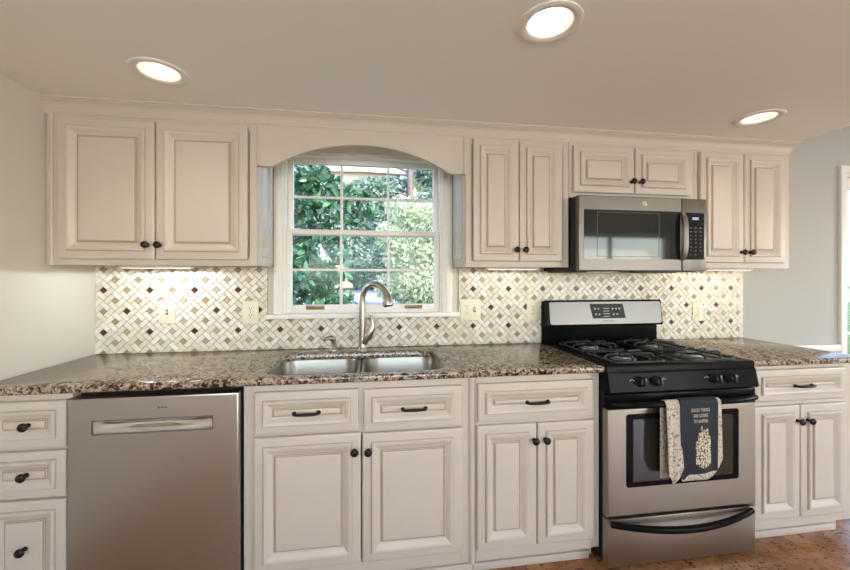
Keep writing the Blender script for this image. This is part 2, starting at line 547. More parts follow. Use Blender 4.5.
def window(name, op, label, cols, rows_up, rows_low, zmeet, mat, ysash=0.012, lifts=(), stile=0.041, cas=0.066, bot=0.046, headcas=0.07, xlim=None):
    x0, x1, z0, z1 = op
    w = thing(name, ((x0 + x1) / 2, 0, z0), label, None)
    w['kind'] = 'structure'
    cx0, cx1 = (x0 - cas, x1 + cas) if xlim is None else xlim
    MB().box(cx0, x0, -0.022, 0, z0, z1 + headcas, 0.003).box(cx0 + 0.012, x0 - 0.02, -0.028, -0.02, z0, z1 + headcas, 0.003).build('casing', mat, w)
    MB().box(x1, cx1, -0.022, 0, z0, z1 + headcas, 0.003).box(x1 + 0.02, cx1 - 0.012, -0.028, -0.02, z0, z1 + headcas, 0.003).build('casing', mat, w)
    MB().box(x0, x1, -0.022, 0, z1, z1 + headcas, 0.003).build('head_casing', mat, w)
    MB().box(cx0 - 0.035, cx1 + 0.04, -0.052, 0.012, z0 - 0.026, z0, 0.006).build('stool', mat, w)
    j = MB()
    j.box(x0, x0 + 0.012, 0, 0.15, z0, z1).box(x1 - 0.012, x1, 0, 0.15, z0, z1).box(x0, x1, 0, 0.15, z1 - 0.012, z1).box(x0, x1, 0.012, 0.17, z0 - 0.01, z0 + 0.012)
    j.build('jamb', mat, w)
    for k, (za, zb, rows, ys) in enumerate(((z0 + 0.012, zmeet + 0.015, rows_low, ysash), (zmeet - 0.015, z1 - 0.012, rows_up, ysash + 0.042))):
        xa, xb = x0 + 0.012, x1 - 0.012
        st = stile - 0.012
        lo = bot - 0.012 if k == 0 else 0.03
        hi = 0.03 if k == 0 else 0.028
        gx0, gx1, gz0, gz1 = xa + st, xb - st, za + lo, zb - hi
        fr = MB()
        for q in ((xa, gx0, za, zb), (gx1, xb, za, zb), (gx0, gx1, za, gz0), (gx0, gx1, gz1, zb)):
            fr.box(q[0], q[1], ys, ys + 0.036, q[2], q[3], 0.003)
        so = fr.build('lower_sash' if k == 0 else 'upper_sash', mat, w)
        for c in range(1, cols):
            xm = gx0 + (gx1 - gx0) * c / cols
            MB().box(xm - 0.007, xm + 0.007, ys + 0.006, ys + 0.03, gz0, gz1, 0.003).build('muntin', mat, so)
        for r in range(1, rows):
            zm = gz0 + (gz1 - gz0) * r / rows
            MB().box(gx0, gx1, ys + 0.007, ys + 0.029, zm - 0.007, zm + 0.007, 0.003).build('muntin', mat, so)
        for c in range(cols):
            for r in range(rows):
                pa, pb = gx0 + (gx1 - gx0) * c / cols, gx0 + (gx1 - gx0) * (c + 1) / cols
                qa, qb = gz0 + (gz1 - gz0) * r / rows, gz0 + (gz1 - gz0) * (r + 1) / rows
                MB().box(pa, pb, ys + 0.017, ys + 0.019, qa, qb).build('pane', M['glass'], so, smooth=0)
        if k == 0:
            for lx in lifts:
                MB().box(lx - 0.052, lx + 0.052, ys - 0.004, ys, za + 0.008, za + 0.030, 0.002).tube([(lx - 0.042, ys - 0.002, za + 0.022), (lx - 0.04, ys - 0.016, za + 0.02), (lx + 0.04, ys - 0.016, za + 0.02), (lx + 0.042, ys - 0.002, za + 0.022)], 0.0045, 8).build('sash_lift', M['brass'], so)
            lk = MB().box((xa + xb) / 2 - 0.02, (xa + xb) / 2 + 0.02, ys - 0.002, ys + 0.03, zb - 0.001, zb + 0.008, 0.002)
            lk.build('sash_lock', M['brass'], so)
    return w


window('window_1', W1, 'double-hung sink window with three panes across above the worktop', 3, 2, 2, 1.576, M['cream_trim'], lifts=(1.115, 1.68), xlim=(0.895, 1.909))
x0, x1, z0, z1 = W2
fd = thing('door_2', ((x0 + x1) / 2, 0.06, 0), 'white glazed garden door in the grey wall past the worktop end', None)
fd['kind'] = 'structure'
for q in ((x0 - 0.05, x0, 0, z1), (x1, x1 + 0.05, 0, z1), (x0 - 0.05, x1 + 0.05, z1, z1 + 0.05)):
    MB().box(q[0], q[1], -0.022, 0, q[2], q[3], 0.003).build('casing', M['white'], fd)
MB().box(x0, x0 + 0.02, 0, 0.15, 0, z1).box(x1 - 0.02, x1, 0, 0.15, 0, z1).box(x0, x1, 0, 0.15, z1 - 0.02, z1).build('jamb', M['white'], fd, smooth=0)
gx0, gx1, gz0, gz1 = x0 + 0.06, x1 - 0.10, 0.22, z1 - 0.10
lf = MB()
for q in ((x0 + 0.022, gx0, 0.012, z1 - 0.022), (gx1, x1 - 0.022, 0.012, z1 - 0.022), (gx0, gx1, 0.012, gz0), (gx0, gx1, gz1, z1 - 0.022)):
    lf.box(q[0], q[1], 0.03, 0.07, q[2], q[3], 0.002)
leaf = lf.build('door_leaf', M['white'], fd)
for c_ in (1, 2):
    xm = gx0 + (gx1 - gx0) * c_ / 3
    MB().box(xm - 0.009, xm + 0.009, 0.036, 0.064, gz0, gz1, 0.003).build('muntin', M['white'], leaf)
for r_ in range(1, 5):
    zm = gz0 + (gz1 - gz0) * r_ / 5
    MB().box(gx0, gx1, 0.037, 0.063, zm - 0.009, zm + 0.009, 0.003).build('muntin', M['white'], leaf)
for c_ in range(3):
    for r_ in range(5):
        MB().box(gx0 + (gx1 - gx0) * c_ / 3, gx0 + (gx1 - gx0) * (c_ + 1) / 3, 0.049, 0.051, gz0 + (gz1 - gz0) * r_ / 5, gz0 + (gz1 - gz0) * (r_ + 1) / 5).build('pane', M['glass'], leaf, smooth=0)
MB().lathe([(0.026, 0), (0.026, 0.006), (0.010, 0.010), (0.010, 0.030), (0.022, 0.038), (0.027, 0.050), (0.020, 0.062), (0.004, 0.065)], (x1 - 0.065, 0.03, 1.0), '-y', 16).build('door_knob', M['nickel'], leaf, smooth=50)
MB().box(x0, x1, 0.0, 0.16, -0.004, 0.010, 0.003).build('threshold', M['nickel'], fd)


def rear_window(name, x0, x1, z0, z1, y, label, n):
    w = thing(name, ((x0 + x1) / 2, y, z0), label, None)
    w['kind'] = 'structure'
    f = MB()
    for q in ((x0, x0 + 0.06, z0, z1), (x1 - 0.06, x1, z0, z1), (x0, x1, z0, z0 + 0.07), (x0, x1, z1 - 0.06, z1)):
        f.box(q[0], q[1], y - 0.06, y, q[2], q[3])
    for c in range(1, n):
        xm = x0 + (x1 - x0) * c / n
        f.box(xm - 0.03, xm + 0.03, y - 0.05, y - 0.01, z0, z1)
    f.build('frame', M['white'], w)
    for c in range(n):
        MB().box(x0 + (x1 - x0) * c / n, x0 + (x1 - x0) * (c + 1) / n, y - 0.034, y - 0.03, z0 + 0.02, z1 - 0.02).build('pane', M['glass'], w, smooth=0)


rear_window('window_3', 0.25, 2.75, 0.9, 2.0, YB - 0.05, 'added unseen three-light window in the wall behind the camera', 3)  # unseen window, added so the rear daylight has a source
rear_window('door_1', 4.5, 6.7, 0.0, 2.1, YB - 0.05, 'added unseen glazed patio door in the wall behind the camera', 2)  # unseen door, likewise put in as an opening for daylight
w4 = thing('window_4', (XE + 0.05, -1.9, 0.75), 'added unseen wide window in the far side wall of the adjoining room', None)  # unseen window added to let light into the adjoining room
w4['kind'] = 'structure'
f = MB()
for q in ((-3.0, -2.94, 0.75, 2.05), (-0.86, -0.8, 0.75, 2.05), (-3.0, -0.8, 0.75, 0.81), (-3.0, -0.8, 1.99, 2.05), (-1.93, -1.87, 0.75, 2.05)):
    f.box(XE + 0.03, XE + 0.08, q[0], q[1], q[2], q[3])
f.build('frame', M['white'], w4)
for q in ((-2.96, -1.9), (-1.9, -0.84)):
    MB().box(XE + 0.053, XE + 0.057, q[0], q[1], 0.78, 2.02).build('pane', M['glass'], w4, smooth=0)

# crown moulding along the tops of the wall cabinets
prof = [(-0.30, 2.044), (-0.3135, 2.044), (-0.316, 2.050), (-0.3135, 2.056), (-0.317, 2.062), (-0.321, 2.076), (-0.331, 2.090), (-0.341, 2.096), (-0.341, 2.100), (-0.347, 2.103), (-0.347, ZC), (-0.30, ZC)]
cr = MB()
n = len(prof)
vs = [(0.0, y, z) for y, z in prof] + [(3.884 + (-0.31 - y), y, z) for y, z in prof] + [(3.884 + (-0.31 - y), -0.002, z) for y, z in prof]
fs = []
for k in range(2):
    fs += [[k * n + i, k * n + (i + 1) % n, (k + 1) * n + (i + 1) % n, (k + 1) * n + i] for i in range(n)]
fs += [list(range(n))[::-1], [2 * n + i for i in range(n)]]
cr.add(vs, fs)
structure(cr.build('trim_2', M['cabinet'], smooth=30), 'cream crown moulding between the wall cabinets and the ceiling')


# ------------------------------------------------------------------ cabinets
DOOR = [(0, 0), (0, -0.013), (0.002, -0.017), (0.007, -0.0195), (0.010, -0.020), (0.0355, -0.020), (0.0380, -0.0205), (0.0385, -0.026), (0.042, -0.0295), (0.047, -0.0290), (0.056, -0.0235), (0.066, -0.0165), (0.075, -0.0115), (0.080, -0.0110)]
PANEL = [(0.0785, -0.0105), (0.0805, -0.0125), (0.083, -0.0170), (0.087, -0.0195), (0.089, -0.0198)]


def scale_prof(p, s):
    return [(a * s, y) for a, y in p]


def knob(parent, x, y, z):
    MB().lathe([(0.0085, 0.0), (0.0085, 0.003), (0.0055, 0.006), (0.005, 0.014), (0.010, 0.018), (0.0155, 0.022), (0.0165, 0.026), (0.014, 0.030), (0.008, 0.0325), (0.002, 0.033)], (x, y, z), '-y', 14).build('knob', M['bronze'], parent, smooth=50)


def pull(parent, x, y, z, half=0.048):
    m = MB()
    m.tube([(x - half, y, z), (x - half, y - 0.016, z), (x - half + 0.008, y - 0.022, z + 0.0005), (x - half * 0.5, y - 0.024, z + 0.001), (x, y - 0.025, z + 0.001), (x + half * 0.5, y - 0.024, z + 0.001), (x + half - 0.008, y - 0.022, z + 0.0005), (x + half, y - 0.016, z), (x + half, y, z)], [0.0065, 0.005, 0.0055, 0.0062, 0.0066, 0.0062, 0.0055, 0.005, 0.0065], 10)
    for s in (-1, 1):
        m.lathe([(0.009, 0), (0.009, 0.002), (0.006, 0.005)], (x + s * half, y, z), '-y', 12)
    m.build('pull', M['bronze'], parent, smooth=50)


def front(parent, name, x0, x1, z0, z1, yf, s=1.0, knobs=(), pulls=()):
    d = MB().rings(x0, z0, x1 - x0, z1 - z0, yf, scale_prof(DOOR, s), alt=(5, 12)).build(name, [M['cabinet'], M['glaze']], parent, smooth=32)
    MB().rings(x0, z0, x1 - x0, z1 - z0, yf, scale_prof(PANEL, s), alt=(1,)).build('raised_panel', [M['cabinet'], M['glaze']], d, smooth=32)
    for kx, kz in knobs:
        knob(d, kx, yf - 0.020, kz)
    for kx, kz in pulls:
        pull(d, kx, yf - 0.0222, kz)
    return d


def base_cabinet(label, x0, x1, stiles, rails, name='base_cabinet', toe=(None, None), mullions=()):
    c = thing(name, ((x0 + x1) / 2, -0.3, 0), label, 'cabinet')
    body = MB()
    body.box(x0, x0 + 0.018, -0.592, -0.01, 0.09, 0.884).box(x1 - 0.018, x1, -0.592, -0.01, 0.09, 0.884)
    body.box(x0, x0 + 0.018, -0.548, -0.01, 0.0, 0.09).box(x1 - 0.018, x1, -0.548, -0.01, 0.0, 0.09)
    body.box(x0 + 0.018, x1 - 0.018, -0.592, -0.01, 0.09, 0.108).box(x0 + 0.018, x1 - 0.018, -0.02, -0.01, 0.108, 0.884)
    body.build('carcass', M['cabinet'], c, smooth=0)
    f = MB()
    zt = 0.884
    f.box(x0, x0 + stiles[0], -0.61, -0.592, 0.078, zt, 0.001, 1).box(x1 - stiles[1], x1, -0.61, -0.592, 0.078, zt, 0.001, 1)
    for z0, z1 in rails:
        f.box(x0 + stiles[0], x1 - stiles[1], -0.61, -0.592, z0, z1)
    for a0, a1, z0, z1 in mullions:
        f.box(a0, a1, -0.61, -0.592, z0, z1)
    f.build('face_frame', M['cabinet'], c, smooth=0)
    t0 = x0 if toe[0] is None else toe[0]
    t1 = x1 if toe[1] is None else toe[1]
    t = MB().box(t0, t1, -0.562, -0.548, 0.0, 0.09).box(t0, t1, -0.574, -0.562, 0.0, 0.035, 0.004)
    t.build('toe_kick', M['cabinet'], c)
    return c


RAILS = [(0.078, 0.140), (0.655, 0.700), (0.838, 0.884)]
# drawer cabinet beside the left wall
c = base_cabinet('narrow cream cabinet with three knobbed drawers between the side wall and the dishwasher', 0.004, 0.316, (0.03, 0.022), RAILS + [(0.485, 0.50)])
front(c, 'drawer_front', 0.030, 0.308, 0.684, 0.856, -0.61, 0.88, knobs=[(0.186, 0.770)])
front(c, 'drawer_front', 0.030, 0.308, 0.499, 0.672, -0.61, 0.88, knobs=[(0.180, 0.588)])
front(c, 'drawer_front', 0.030, 0.308, 0.131, 0.491, -0.61, 0.95, knobs=[(0.176, 0.318)])
# sink base
c = base_cabinet('wide cream sink cabinet with two doors and two false drawers under the sink', 0.926, 1.880, (0.045, 0.066), RAILS, mullions=[(1.376, 1.404, 0.70, 0.838)])
front(c, 'drawer_front', 0.969, 1.379, 0.682, 0.854, -0.61, 0.9, pulls=[(1.172, 0.765)])
front(c, 'drawer_front', 1.399, 1.815, 0.676, 0.850, -0.61, 0.9, pulls=[(1.610, 0.761)])
front(c, 'door', 0.967, 1.389, 0.131, 0.672, -0.61, 1.0, knobs=[(1.363, 0.600)])
front(c, 'door', 1.3935, 1.817, 0.131, 0.667, -0.61, 1.0, knobs=[(1.418, 0.597)])
MB().tube([(1.8645, -0.610, 0.07), (1.8645, -0.610, 0.883)], 0.0135, 16).build('corner_bead', M['cabinet'], c, smooth=50)
# cabinet left of the range
c = base_cabinet('cream two-door cabinet with one pull drawer between the sink cabinet and the range', 1.881, 2.466, (0.014, 0.043), RAILS, toe=(None, 2.44))
front(c, 'drawer_front', 1.887, 2.429, 0.684, 0.852, -0.61, 0.92, pulls=[(2.158, 0.764)])
front(c, 'door', 1.884, 2.1565, 0.129, 0.670, -0.61, 1.0, knobs=[(2.142, 0.597)])
front(c, 'door', 2.161, 2.430, 0.128, 0.669, -0.61, 1.0, knobs=[(2.194, 0.597)])
# cabinet right of the range
c = base_cabinet('cream two-door cabinet with one pull drawer to the right of the range', 3.246, 3.865, (0.036, 0.05), RAILS, toe=(None, 3.83))
front(c, 'drawer_front', 3.276, 3.812, 0.706, 0.862, -0.61, 0.88, pulls=[(3.548, 0.780)])
front(c, 'door', 3.274, 3.534, 0.127, 0.684, -0.61, 1.0, knobs=[(3.515, 0.607)])
front(c, 'door', 3.539, 3.814, 0.125, 0.684, -0.61, 1.0, knobs=[(3.575, 0.607)])


def wall_cabinet(label, x0, x1, z0, stiles, doors, side=None, midrail=True):
    c = thing('wall_cabinet', ((x0 + x1) / 2, -0.15, z0), label, 'cabinet')
    MB().box(x0, x1, -0.292, -0.001, z0 + 0.004, 2.05).build('carcass', M['cabinet'], c, smooth=0)
    f = MB()
    f.box(x0, x0 + stiles[0], -0.31, -0.292, z0, 2.05, 0.001, 1).box(x1 - stiles[1], x1, -0.31, -0.292, z0, 2.05, 0.001, 1)
    f.box(x0 + stiles[0], x1 - stiles[1], -0.31, -0.292, z0, z0 + 0.04).box(x0 + stiles[0], x1 - stiles[1], -0.31, -0.292, 2.01, 2.05)
    f.build('face_frame', M['cabinet'], c, smooth=0)
    for d0, d1, dz0, dz1, s, kx, kz in doors:
        front(c, 'door', d0, d1, dz0, dz1, -0.31, s, knobs=[(kx, kz)])
    if side:
        if side > 0:
            xf = lambda a, y, z: (x1 - y, a, z)
        else:
            xf = lambda a, y, z: (x0 + y, a, z)
        sp = MB().rings(-0.29, z0 + 0.015, 0.27, 2.05 - z0 - 0.02, 0.0, [(0, 0), (0, -0.004), (0.03, -0.004), (0.034, -0.010), (0.046, -0.008), (0.056, -0.001), (0.07, -0.001), (0.088, -0.007)], xf=xf)
        sp.build('side_panel', M['cabinet'], c, smooth=32)
    return c


c = wall_cabinet('cream two-door wall cabinet between the side wall and the window', 0.002, 0.889, 1.370, (0.045, 0.032), [(0.056, 0.4505, 1.396, 2.027, 1.0, 0.423, 1.462), (0.4555, 0.852, 1.396, 2.027, 1.0, 0.474, 1.462)], side=1)
MB().tube([(0.024, -0.310, 1.370), (0.024, -0.310, 2.046)], 0.008, 12).build('corner_bead', M['cabinet'], c, smooth=50)
wall_cabinet('cream two-door wall cabinet between the window and the microwave', 1.916, 2.484, 1.370, (0.03, 0.03), [(1.951, 2.197, 1.400, 2.031, 0.95, 2.178, 1.459), (2.2015, 2.443, 1.400, 2.031, 0.95, 2.226, 1.459)], side=-1)
wall_cabinet('short cream two-door wall cabinet above the microwave', 2.486, 3.248, 1.748, (0.02, 0.03), [(2.506, 2.861, 1.774, 2.026, 0.95, 2.842, 1.838), (2.868, 3.211, 1.774, 2.026, 0.95, 2.893, 1.838)])
wall_cabinet('cream two-door wall cabinet at the far end beside the grey wall', 3.250, 3.884, 1.370, (0.022, 0.045), [(3.274, 3.5545, 1.400, 2.029, 0.95, 3.535, 1.460), (3.5585, 3.832, 1.400, 2.029, 0.95, 3.590, 1.460)])

# arched valance over the sink window
vx0, vx1, vb = 0.8915, 1.9135, 1.849
ax0, ax1, pk = 0.957, 1.834, 1.974
half = (ax1 - ax0) / 2
sag = pk - vb
R = (half * half + sag * sag) / (2 * sag)
pts = [(vx0, 2.05), (vx0, vb), (ax0, vb)]
for i in range(1, 40):
    x = ax0 + (ax1 - ax0) * i / 40
    d = x - (ax0 + ax1) / 2
    pts.append((x, pk - R + sqrt(R * R - d * d)))
pts += [(ax1, vb), (vx1, vb), (vx1, 2.05)]
v = thing('window_valance', ((vx0 + vx1) / 2, -0.30, vb), 'arched cream wooden valance over the sink window', 'valance')
vm = MB()
low = pts[1:-1]
for (xa, za), (xb, zb) in zip(low[:-1], low[1:]):
    if xb - xa < 1e-6:
        continue
    y0, y1 = -0.310, -0.290
    vm.add([(xa, y0, za), (xb, y0, zb), (xb, y0, 2.05), (xa, y0, 2.05), (xa, y1, za), (xb, y1, zb), (xb, y1, 2.05), (xa, y1, 2.05)],
           [[0, 1, 2, 3], [7, 6, 5, 4], [0, 4, 5, 1], [3, 2, 6, 7]])
vm.build('arched_board', M['cabinet'], v, smooth=20)
for x in (vx0 + 0.004, vx1 - 0.004):
    MB().tube([(x, -0.310, 1.849), (x, -0.310, 2.046)], 0.007, 12).build('edge_bead', M['cabinet'], v, smooth=50)


# ------------------------------------------------------------------ worktops and sink
def slab(x0, x1, y0, y1, z0, z1, hole=None, e=0.008):
    m = MB()
    cx, cy = ((x0 + x1) / 2, (y0 + y1) / 2) if hole is None else ((hole[0] + hole[1]) / 2, (hole[2] + hole[3]) / 2)
    per = []
    n1, n2 = 48, 16
    for i in range(n1): per.append((x0 + (x1 - x0) * i / n1, y0))
    for i in range(n2): per.append((x1, y0 + (y1 - y0) * i / n2))
    for i in range(n1): per.append((x1 - (x1 - x0) * i / n1, y1))
    for i in range(n2): per.append((x0, y1 - (y1 - y0) * i / n2))

    def inset(p, d):
        return (min(max(p[0], x0 + d), x1 - d), min(max(p[1], y0 + d), y1 - d))
    loops = []
    arc = [(0, 0.35), (0.12, 0.12), (0.35, 0)]
    for d, dz in [(a * e / 0.35, bz * e / 0.35) for a, bz in arc]:
        loops.append([inset(p, d) + (z1 - dz,) for p in per])
    low = [[inset(p, a * e / 0.35) + (z0 + bz * e / 0.35,) for p in per] for a, bz in arc[::-1]]
    allp = low + loops
    N = len(per)
    vs = [q for L in allp for q in L]
    if hole:
        hx0, hx1, hy0, hy1, hr = hole

        def hp(p, grow):
            ax, ay = hx0 - grow, hy0 - grow
            bx, by = hx1 + grow, hy1 + grow
            dx, dy = p[0] - cx, p[1] - cy
            t = 1e9
            if abs(dx) > 1e-9: t = min(t, ((bx if dx > 0 else ax) - cx) / dx)
            if abs(dy) > 1e-9: t = min(t, ((by if dy > 0 else ay) - cy) / dy)
            q = Vector((cx + dx * t, cy + dy * t))
            r = hr + grow
            kx = min(max(q.x, ax + r), bx - r); ky = min(max(q.y, ay + r), by - r)
            d = q - Vector((kx, ky))
            if d.length > r and abs(q.x - kx) > 1e-6 and abs(q.y - ky) > 1e-6:
                q = Vector((kx, ky)) + d.normalized() * r
            return (q.x, q.y)
        top = [hp(p, e) + (z1,) for p in per]
        h1 = [hp(p, e * 0.3) + (z1 - e * 0.3,) for p in per]
        h2 = [hp(p, 0) + (z1 - e,) for p in per]
        h3 = [hp(p, 0) + (z0,) for p in per]
        for L in (top, h1, h2, h3):
            vs += L
    k = len(vs) // N
    fs = []
    for i in range(k - 1):
        for j in range(N):
            j2 = (j + 1) % N
            fs.append([i * N + j, i * N + j2, (i + 1) * N + j2, (i + 1) * N + j])
    if hole:
        for j in range(N):
            j2 = (j + 1) % N
            fs.append([(k - 1) * N + j, (k - 1) * N + j2, j2, j])
    else:
        fs.append(list(range(N))[::-1]); fs.append([(k - 1) * N + j for j in range(N)])
    return m.add(vs, fs)


HOLE = (0.985, 1.762, -0.592, -0.163, 0.085)
slab(0.002, 2.471, -0.648, -0.001, 0.884, 0.914, HOLE).build('granite_worktop', M['granite'], smooth=40, label='long speckled brown granite worktop running from the side wall past the sink to the range', cat='worktop')
slab(3.237, 3.908, -0.648, -0.001, 0.884, 0.914).build('granite_worktop', M['granite'], smooth=40, label='short speckled brown granite worktop to the right of the range', cat='worktop')


def rrect(x0, x1, y0, y1, r, z, n=7):
    out = []
    for cx, cy, a0 in ((x1 - r, y1 - r, 0), (x0 + r, y1 - r, pi / 2), (x0 + r, y0 + r, pi), (x1 - r, y0 + r, 3 * pi / 2)):
        for i in range(n):
            a = a0 + pi / 2 * i / (n - 1)
            out.append((cx + r * cos(a), cy + r * sin(a), z))
    return out


sk = thing('kitchen_sink', (1.374, -0.378, 0.68), 'stainless steel double-bowl sink set under the granite worktop', 'sink')
for x0, x1 in ((0.978, 1.368), (1.398, 1.770)):
    loops = []
    for ins, z in ((-0.012, 0.8825), (0.0, 0.8825), (0.003, 0.876), (0.008, 0.74), (0.02, 0.705), (0.045, 0.692), (0.12, 0.688)):
        loops.append(rrect(x0 + ins, x1 - ins, -0.600 + ins, -0.156 - ins, max(0.02, 0.075 - ins * 0.3), z))
    N = len(loops[0])
    vs = [p for L in loops for p in L]
    fs = [[i * N + j, i * N + (j + 1) % N, (i + 1) * N + (j + 1) % N, (i + 1) * N + j] for i in range(len(loops) - 1) for j in range(N)]
    fs.append([(len(loops) - 1) * N + j for j in range(N)])
    bowl = MB().add(vs, fs).build('bowl', M['sink'], sk, smooth=50)
    sm = bowl.modifiers.new('thickness', 'SOLIDIFY'); sm.thickness = 0.0012; sm.offset = -1
    xm = (x0 + x1) / 2
    MB().lathe([(0.045, 0), (0.043, 0.003), (0.034, 0.002), (0.03, -0.004), (0.01, -0.005)], (xm, -0.37, 0.6885), 'z', 20).build('drain', M['chrome'], bowl, smooth=50)

# faucet
fx, fy = 1.383, -0.105
fa = thing('faucet', (fx, fy, 0.914), 'brushed nickel gooseneck faucet with a side lever behind the sink', 'faucet')
MB().lathe([(0.027, 0), (0.027, 0.004), (0.021, 0.010), (0.0185, 0.030), (0.018, 0.075), (0.0165, 0.085)], (fx, fy, 0.9142), 'z', 20).build('base', M['nickel'], fa, smooth=50)
dirx, diry = sin(radians(50)), -cos(radians(50))
path, rad = [(fx, fy, 0.985), (fx, fy, 1.06), (fx, fy, 1.12), (fx, fy, 1.18)], [0.0185, 0.0180, 0.0172, 0.0168]
RA = 0.086
for i in range(1, 15):
    a = pi - (pi * 0.96) * i / 14
    q = RA * (1 + cos(a))
    path.append((fx + dirx * q, fy + diry * q, 1.192 + RA * sin(a) * 1.03)); rad.append(0.0162)
MB().tube(path, rad, 14).build('spout', M['nickel'], fa, smooth=60)
ex, ey, ez = path[-1]
hd = Vector(path[-1]) - Vector(path[-2]); hd.normalize()
p0 = Vector(path[-1])
MB().tube([p0 + hd * t for t in (-0.03, -0.02, 0.0, 0.030, 0.036)], [0.0170, 0.021, 0.0245, 0.0290, 0.0280], 16).build('spray_head', M['nickel'], fa, smooth=50)
MB().tube([p0 + hd * t for t in (0.035, 0.042)], [0.026, 0.024], 16).build('spray_face', M['black_matt'], fa, smooth=50)
MB().tube([(fx + 0.008, fy - 0.005, 0.955), (fx + 0.024, fy - 0.012, 0.985), (fx + 0.042, fy - 0.016, 1.012), (fx + 0.055, fy - 0.018, 1.04), (fx + 0.056, fy - 0.016, 1.07), (fx + 0.050, fy - 0.014, 1.095), (fx + 0.048, fy - 0.014, 1.108)], [0.018, 0.021, 0.020, 0.016, 0.0125, 0.012, 0.008], 12).build('lever', M['nickel'], fa, smooth=60)

sd = thing('soap_dispenser', (1.226, -0.088, 0.914), 'small brushed nickel soap dispenser pump beside the faucet', 'dispenser')
MB().lathe([(0.024, 0), (0.024, 0.005), (0.020, 0.010), (0.018, 0.034), (0.012, 0.040)], (1.226, -0.088, 0.9142), 'z', 16).build('body', M['nickel'], sd, smooth=50)
MB().tube([(1.226, -0.088, 0.950), (1.226, -0.088, 0.972), (1.219, -0.096, 0.984), (1.196, -0.114, 0.985), (1.182, -0.126, 0.976)], [0.010, 0.015, 0.014, 0.010, 0.008], 12).build('spout', M['nickel'], sd, smooth=50)

# ------------------------------------------------------------------ backsplash mosaic
bs = thing('tile_backsplash', (1.95, -0.006, 0.914), 'cream basketweave mosaic tile backsplash with brown accent dots', 'backsplash')
REG = [(0.002, 0.860, 0.9145, 1.3735), (0.860, 1.949, 0.9145, 1.0855), (1.949, 2.480, 0.9145, 1.3735), (2.480, 3.252, 0.9145, 1.3435), (3.252, 3.908, 0.9145, 1.3735)]
g = MB()
for x0, x1, z0, z1 in REG:
    g.box(x0, x1, -0.007, -0.0005, z0, z1)
g.build('grout_bed', M['grout'], bs, smooth=0)
U = 0.05552                       # half diagonal of one pinwheel block
P3 = U * sqrt(2); WT = P3 / 3
GAP = 0.0013
OX, OZ = 0.0395, 1.2475           # centre of one dark dot
s2 = sqrt(0.5)


def to_xz(a, b):                   # block axes -> wall
    return (OX + (a + b) * s2, OZ + (a - b) * s2)


def clip(poly, reg):
    x0, x1, z0, z1 = reg
    for ax, lim, sg in ((0, x0, 1), (0, x1, -1), (1, z0, 1), (1, z1, -1)):
        out = []
        for i in range(len(poly)):
            p, q = poly[i], poly[(i + 1) % len(poly)]
            dp, dq = sg * (p[ax] - lim), sg * (q[ax] - lim)
            if dp >= 0: out.append(p)
            if dp * dq < 0:
                t = dp / (dp - dq)
                out.append((p[0] + (q[0] - p[0]) * t, p[1] + (q[1] - p[1]) * t))
        poly = out
        if len(poly) < 3: return []
    return poly


def tile_mesh_into(m, poly, mi):
    n = len(poly)
    cx = sum(p[0] for p in poly) / n; cz = sum(p[1] for p in poly) / n
    def shr(p, d):
        v = Vector((cx - p[0], cz - p[1])); L = v.length or 1
        return (p[0] + v.x / L * d, p[1] + v.y / L * d)
    vs = [(p[0], -0.0065, p[1]) for p in poly] + [(p[0], -0.0105, p[1]) for p in poly] + [(shr(p, 0.0013)[0], -0.0118, shr(p, 0.0013)[1]) for p in poly]
    fs = []
    for k in range(2):
        fs += [[k * n + i, k * n + (i + 1) % n, (k + 1) * n + (i + 1) % n, (k + 1) * n + i] for i in range(n)]
    fs.append([2 * n + i for i in range(n)])
    m.add(vs, fs, mi)


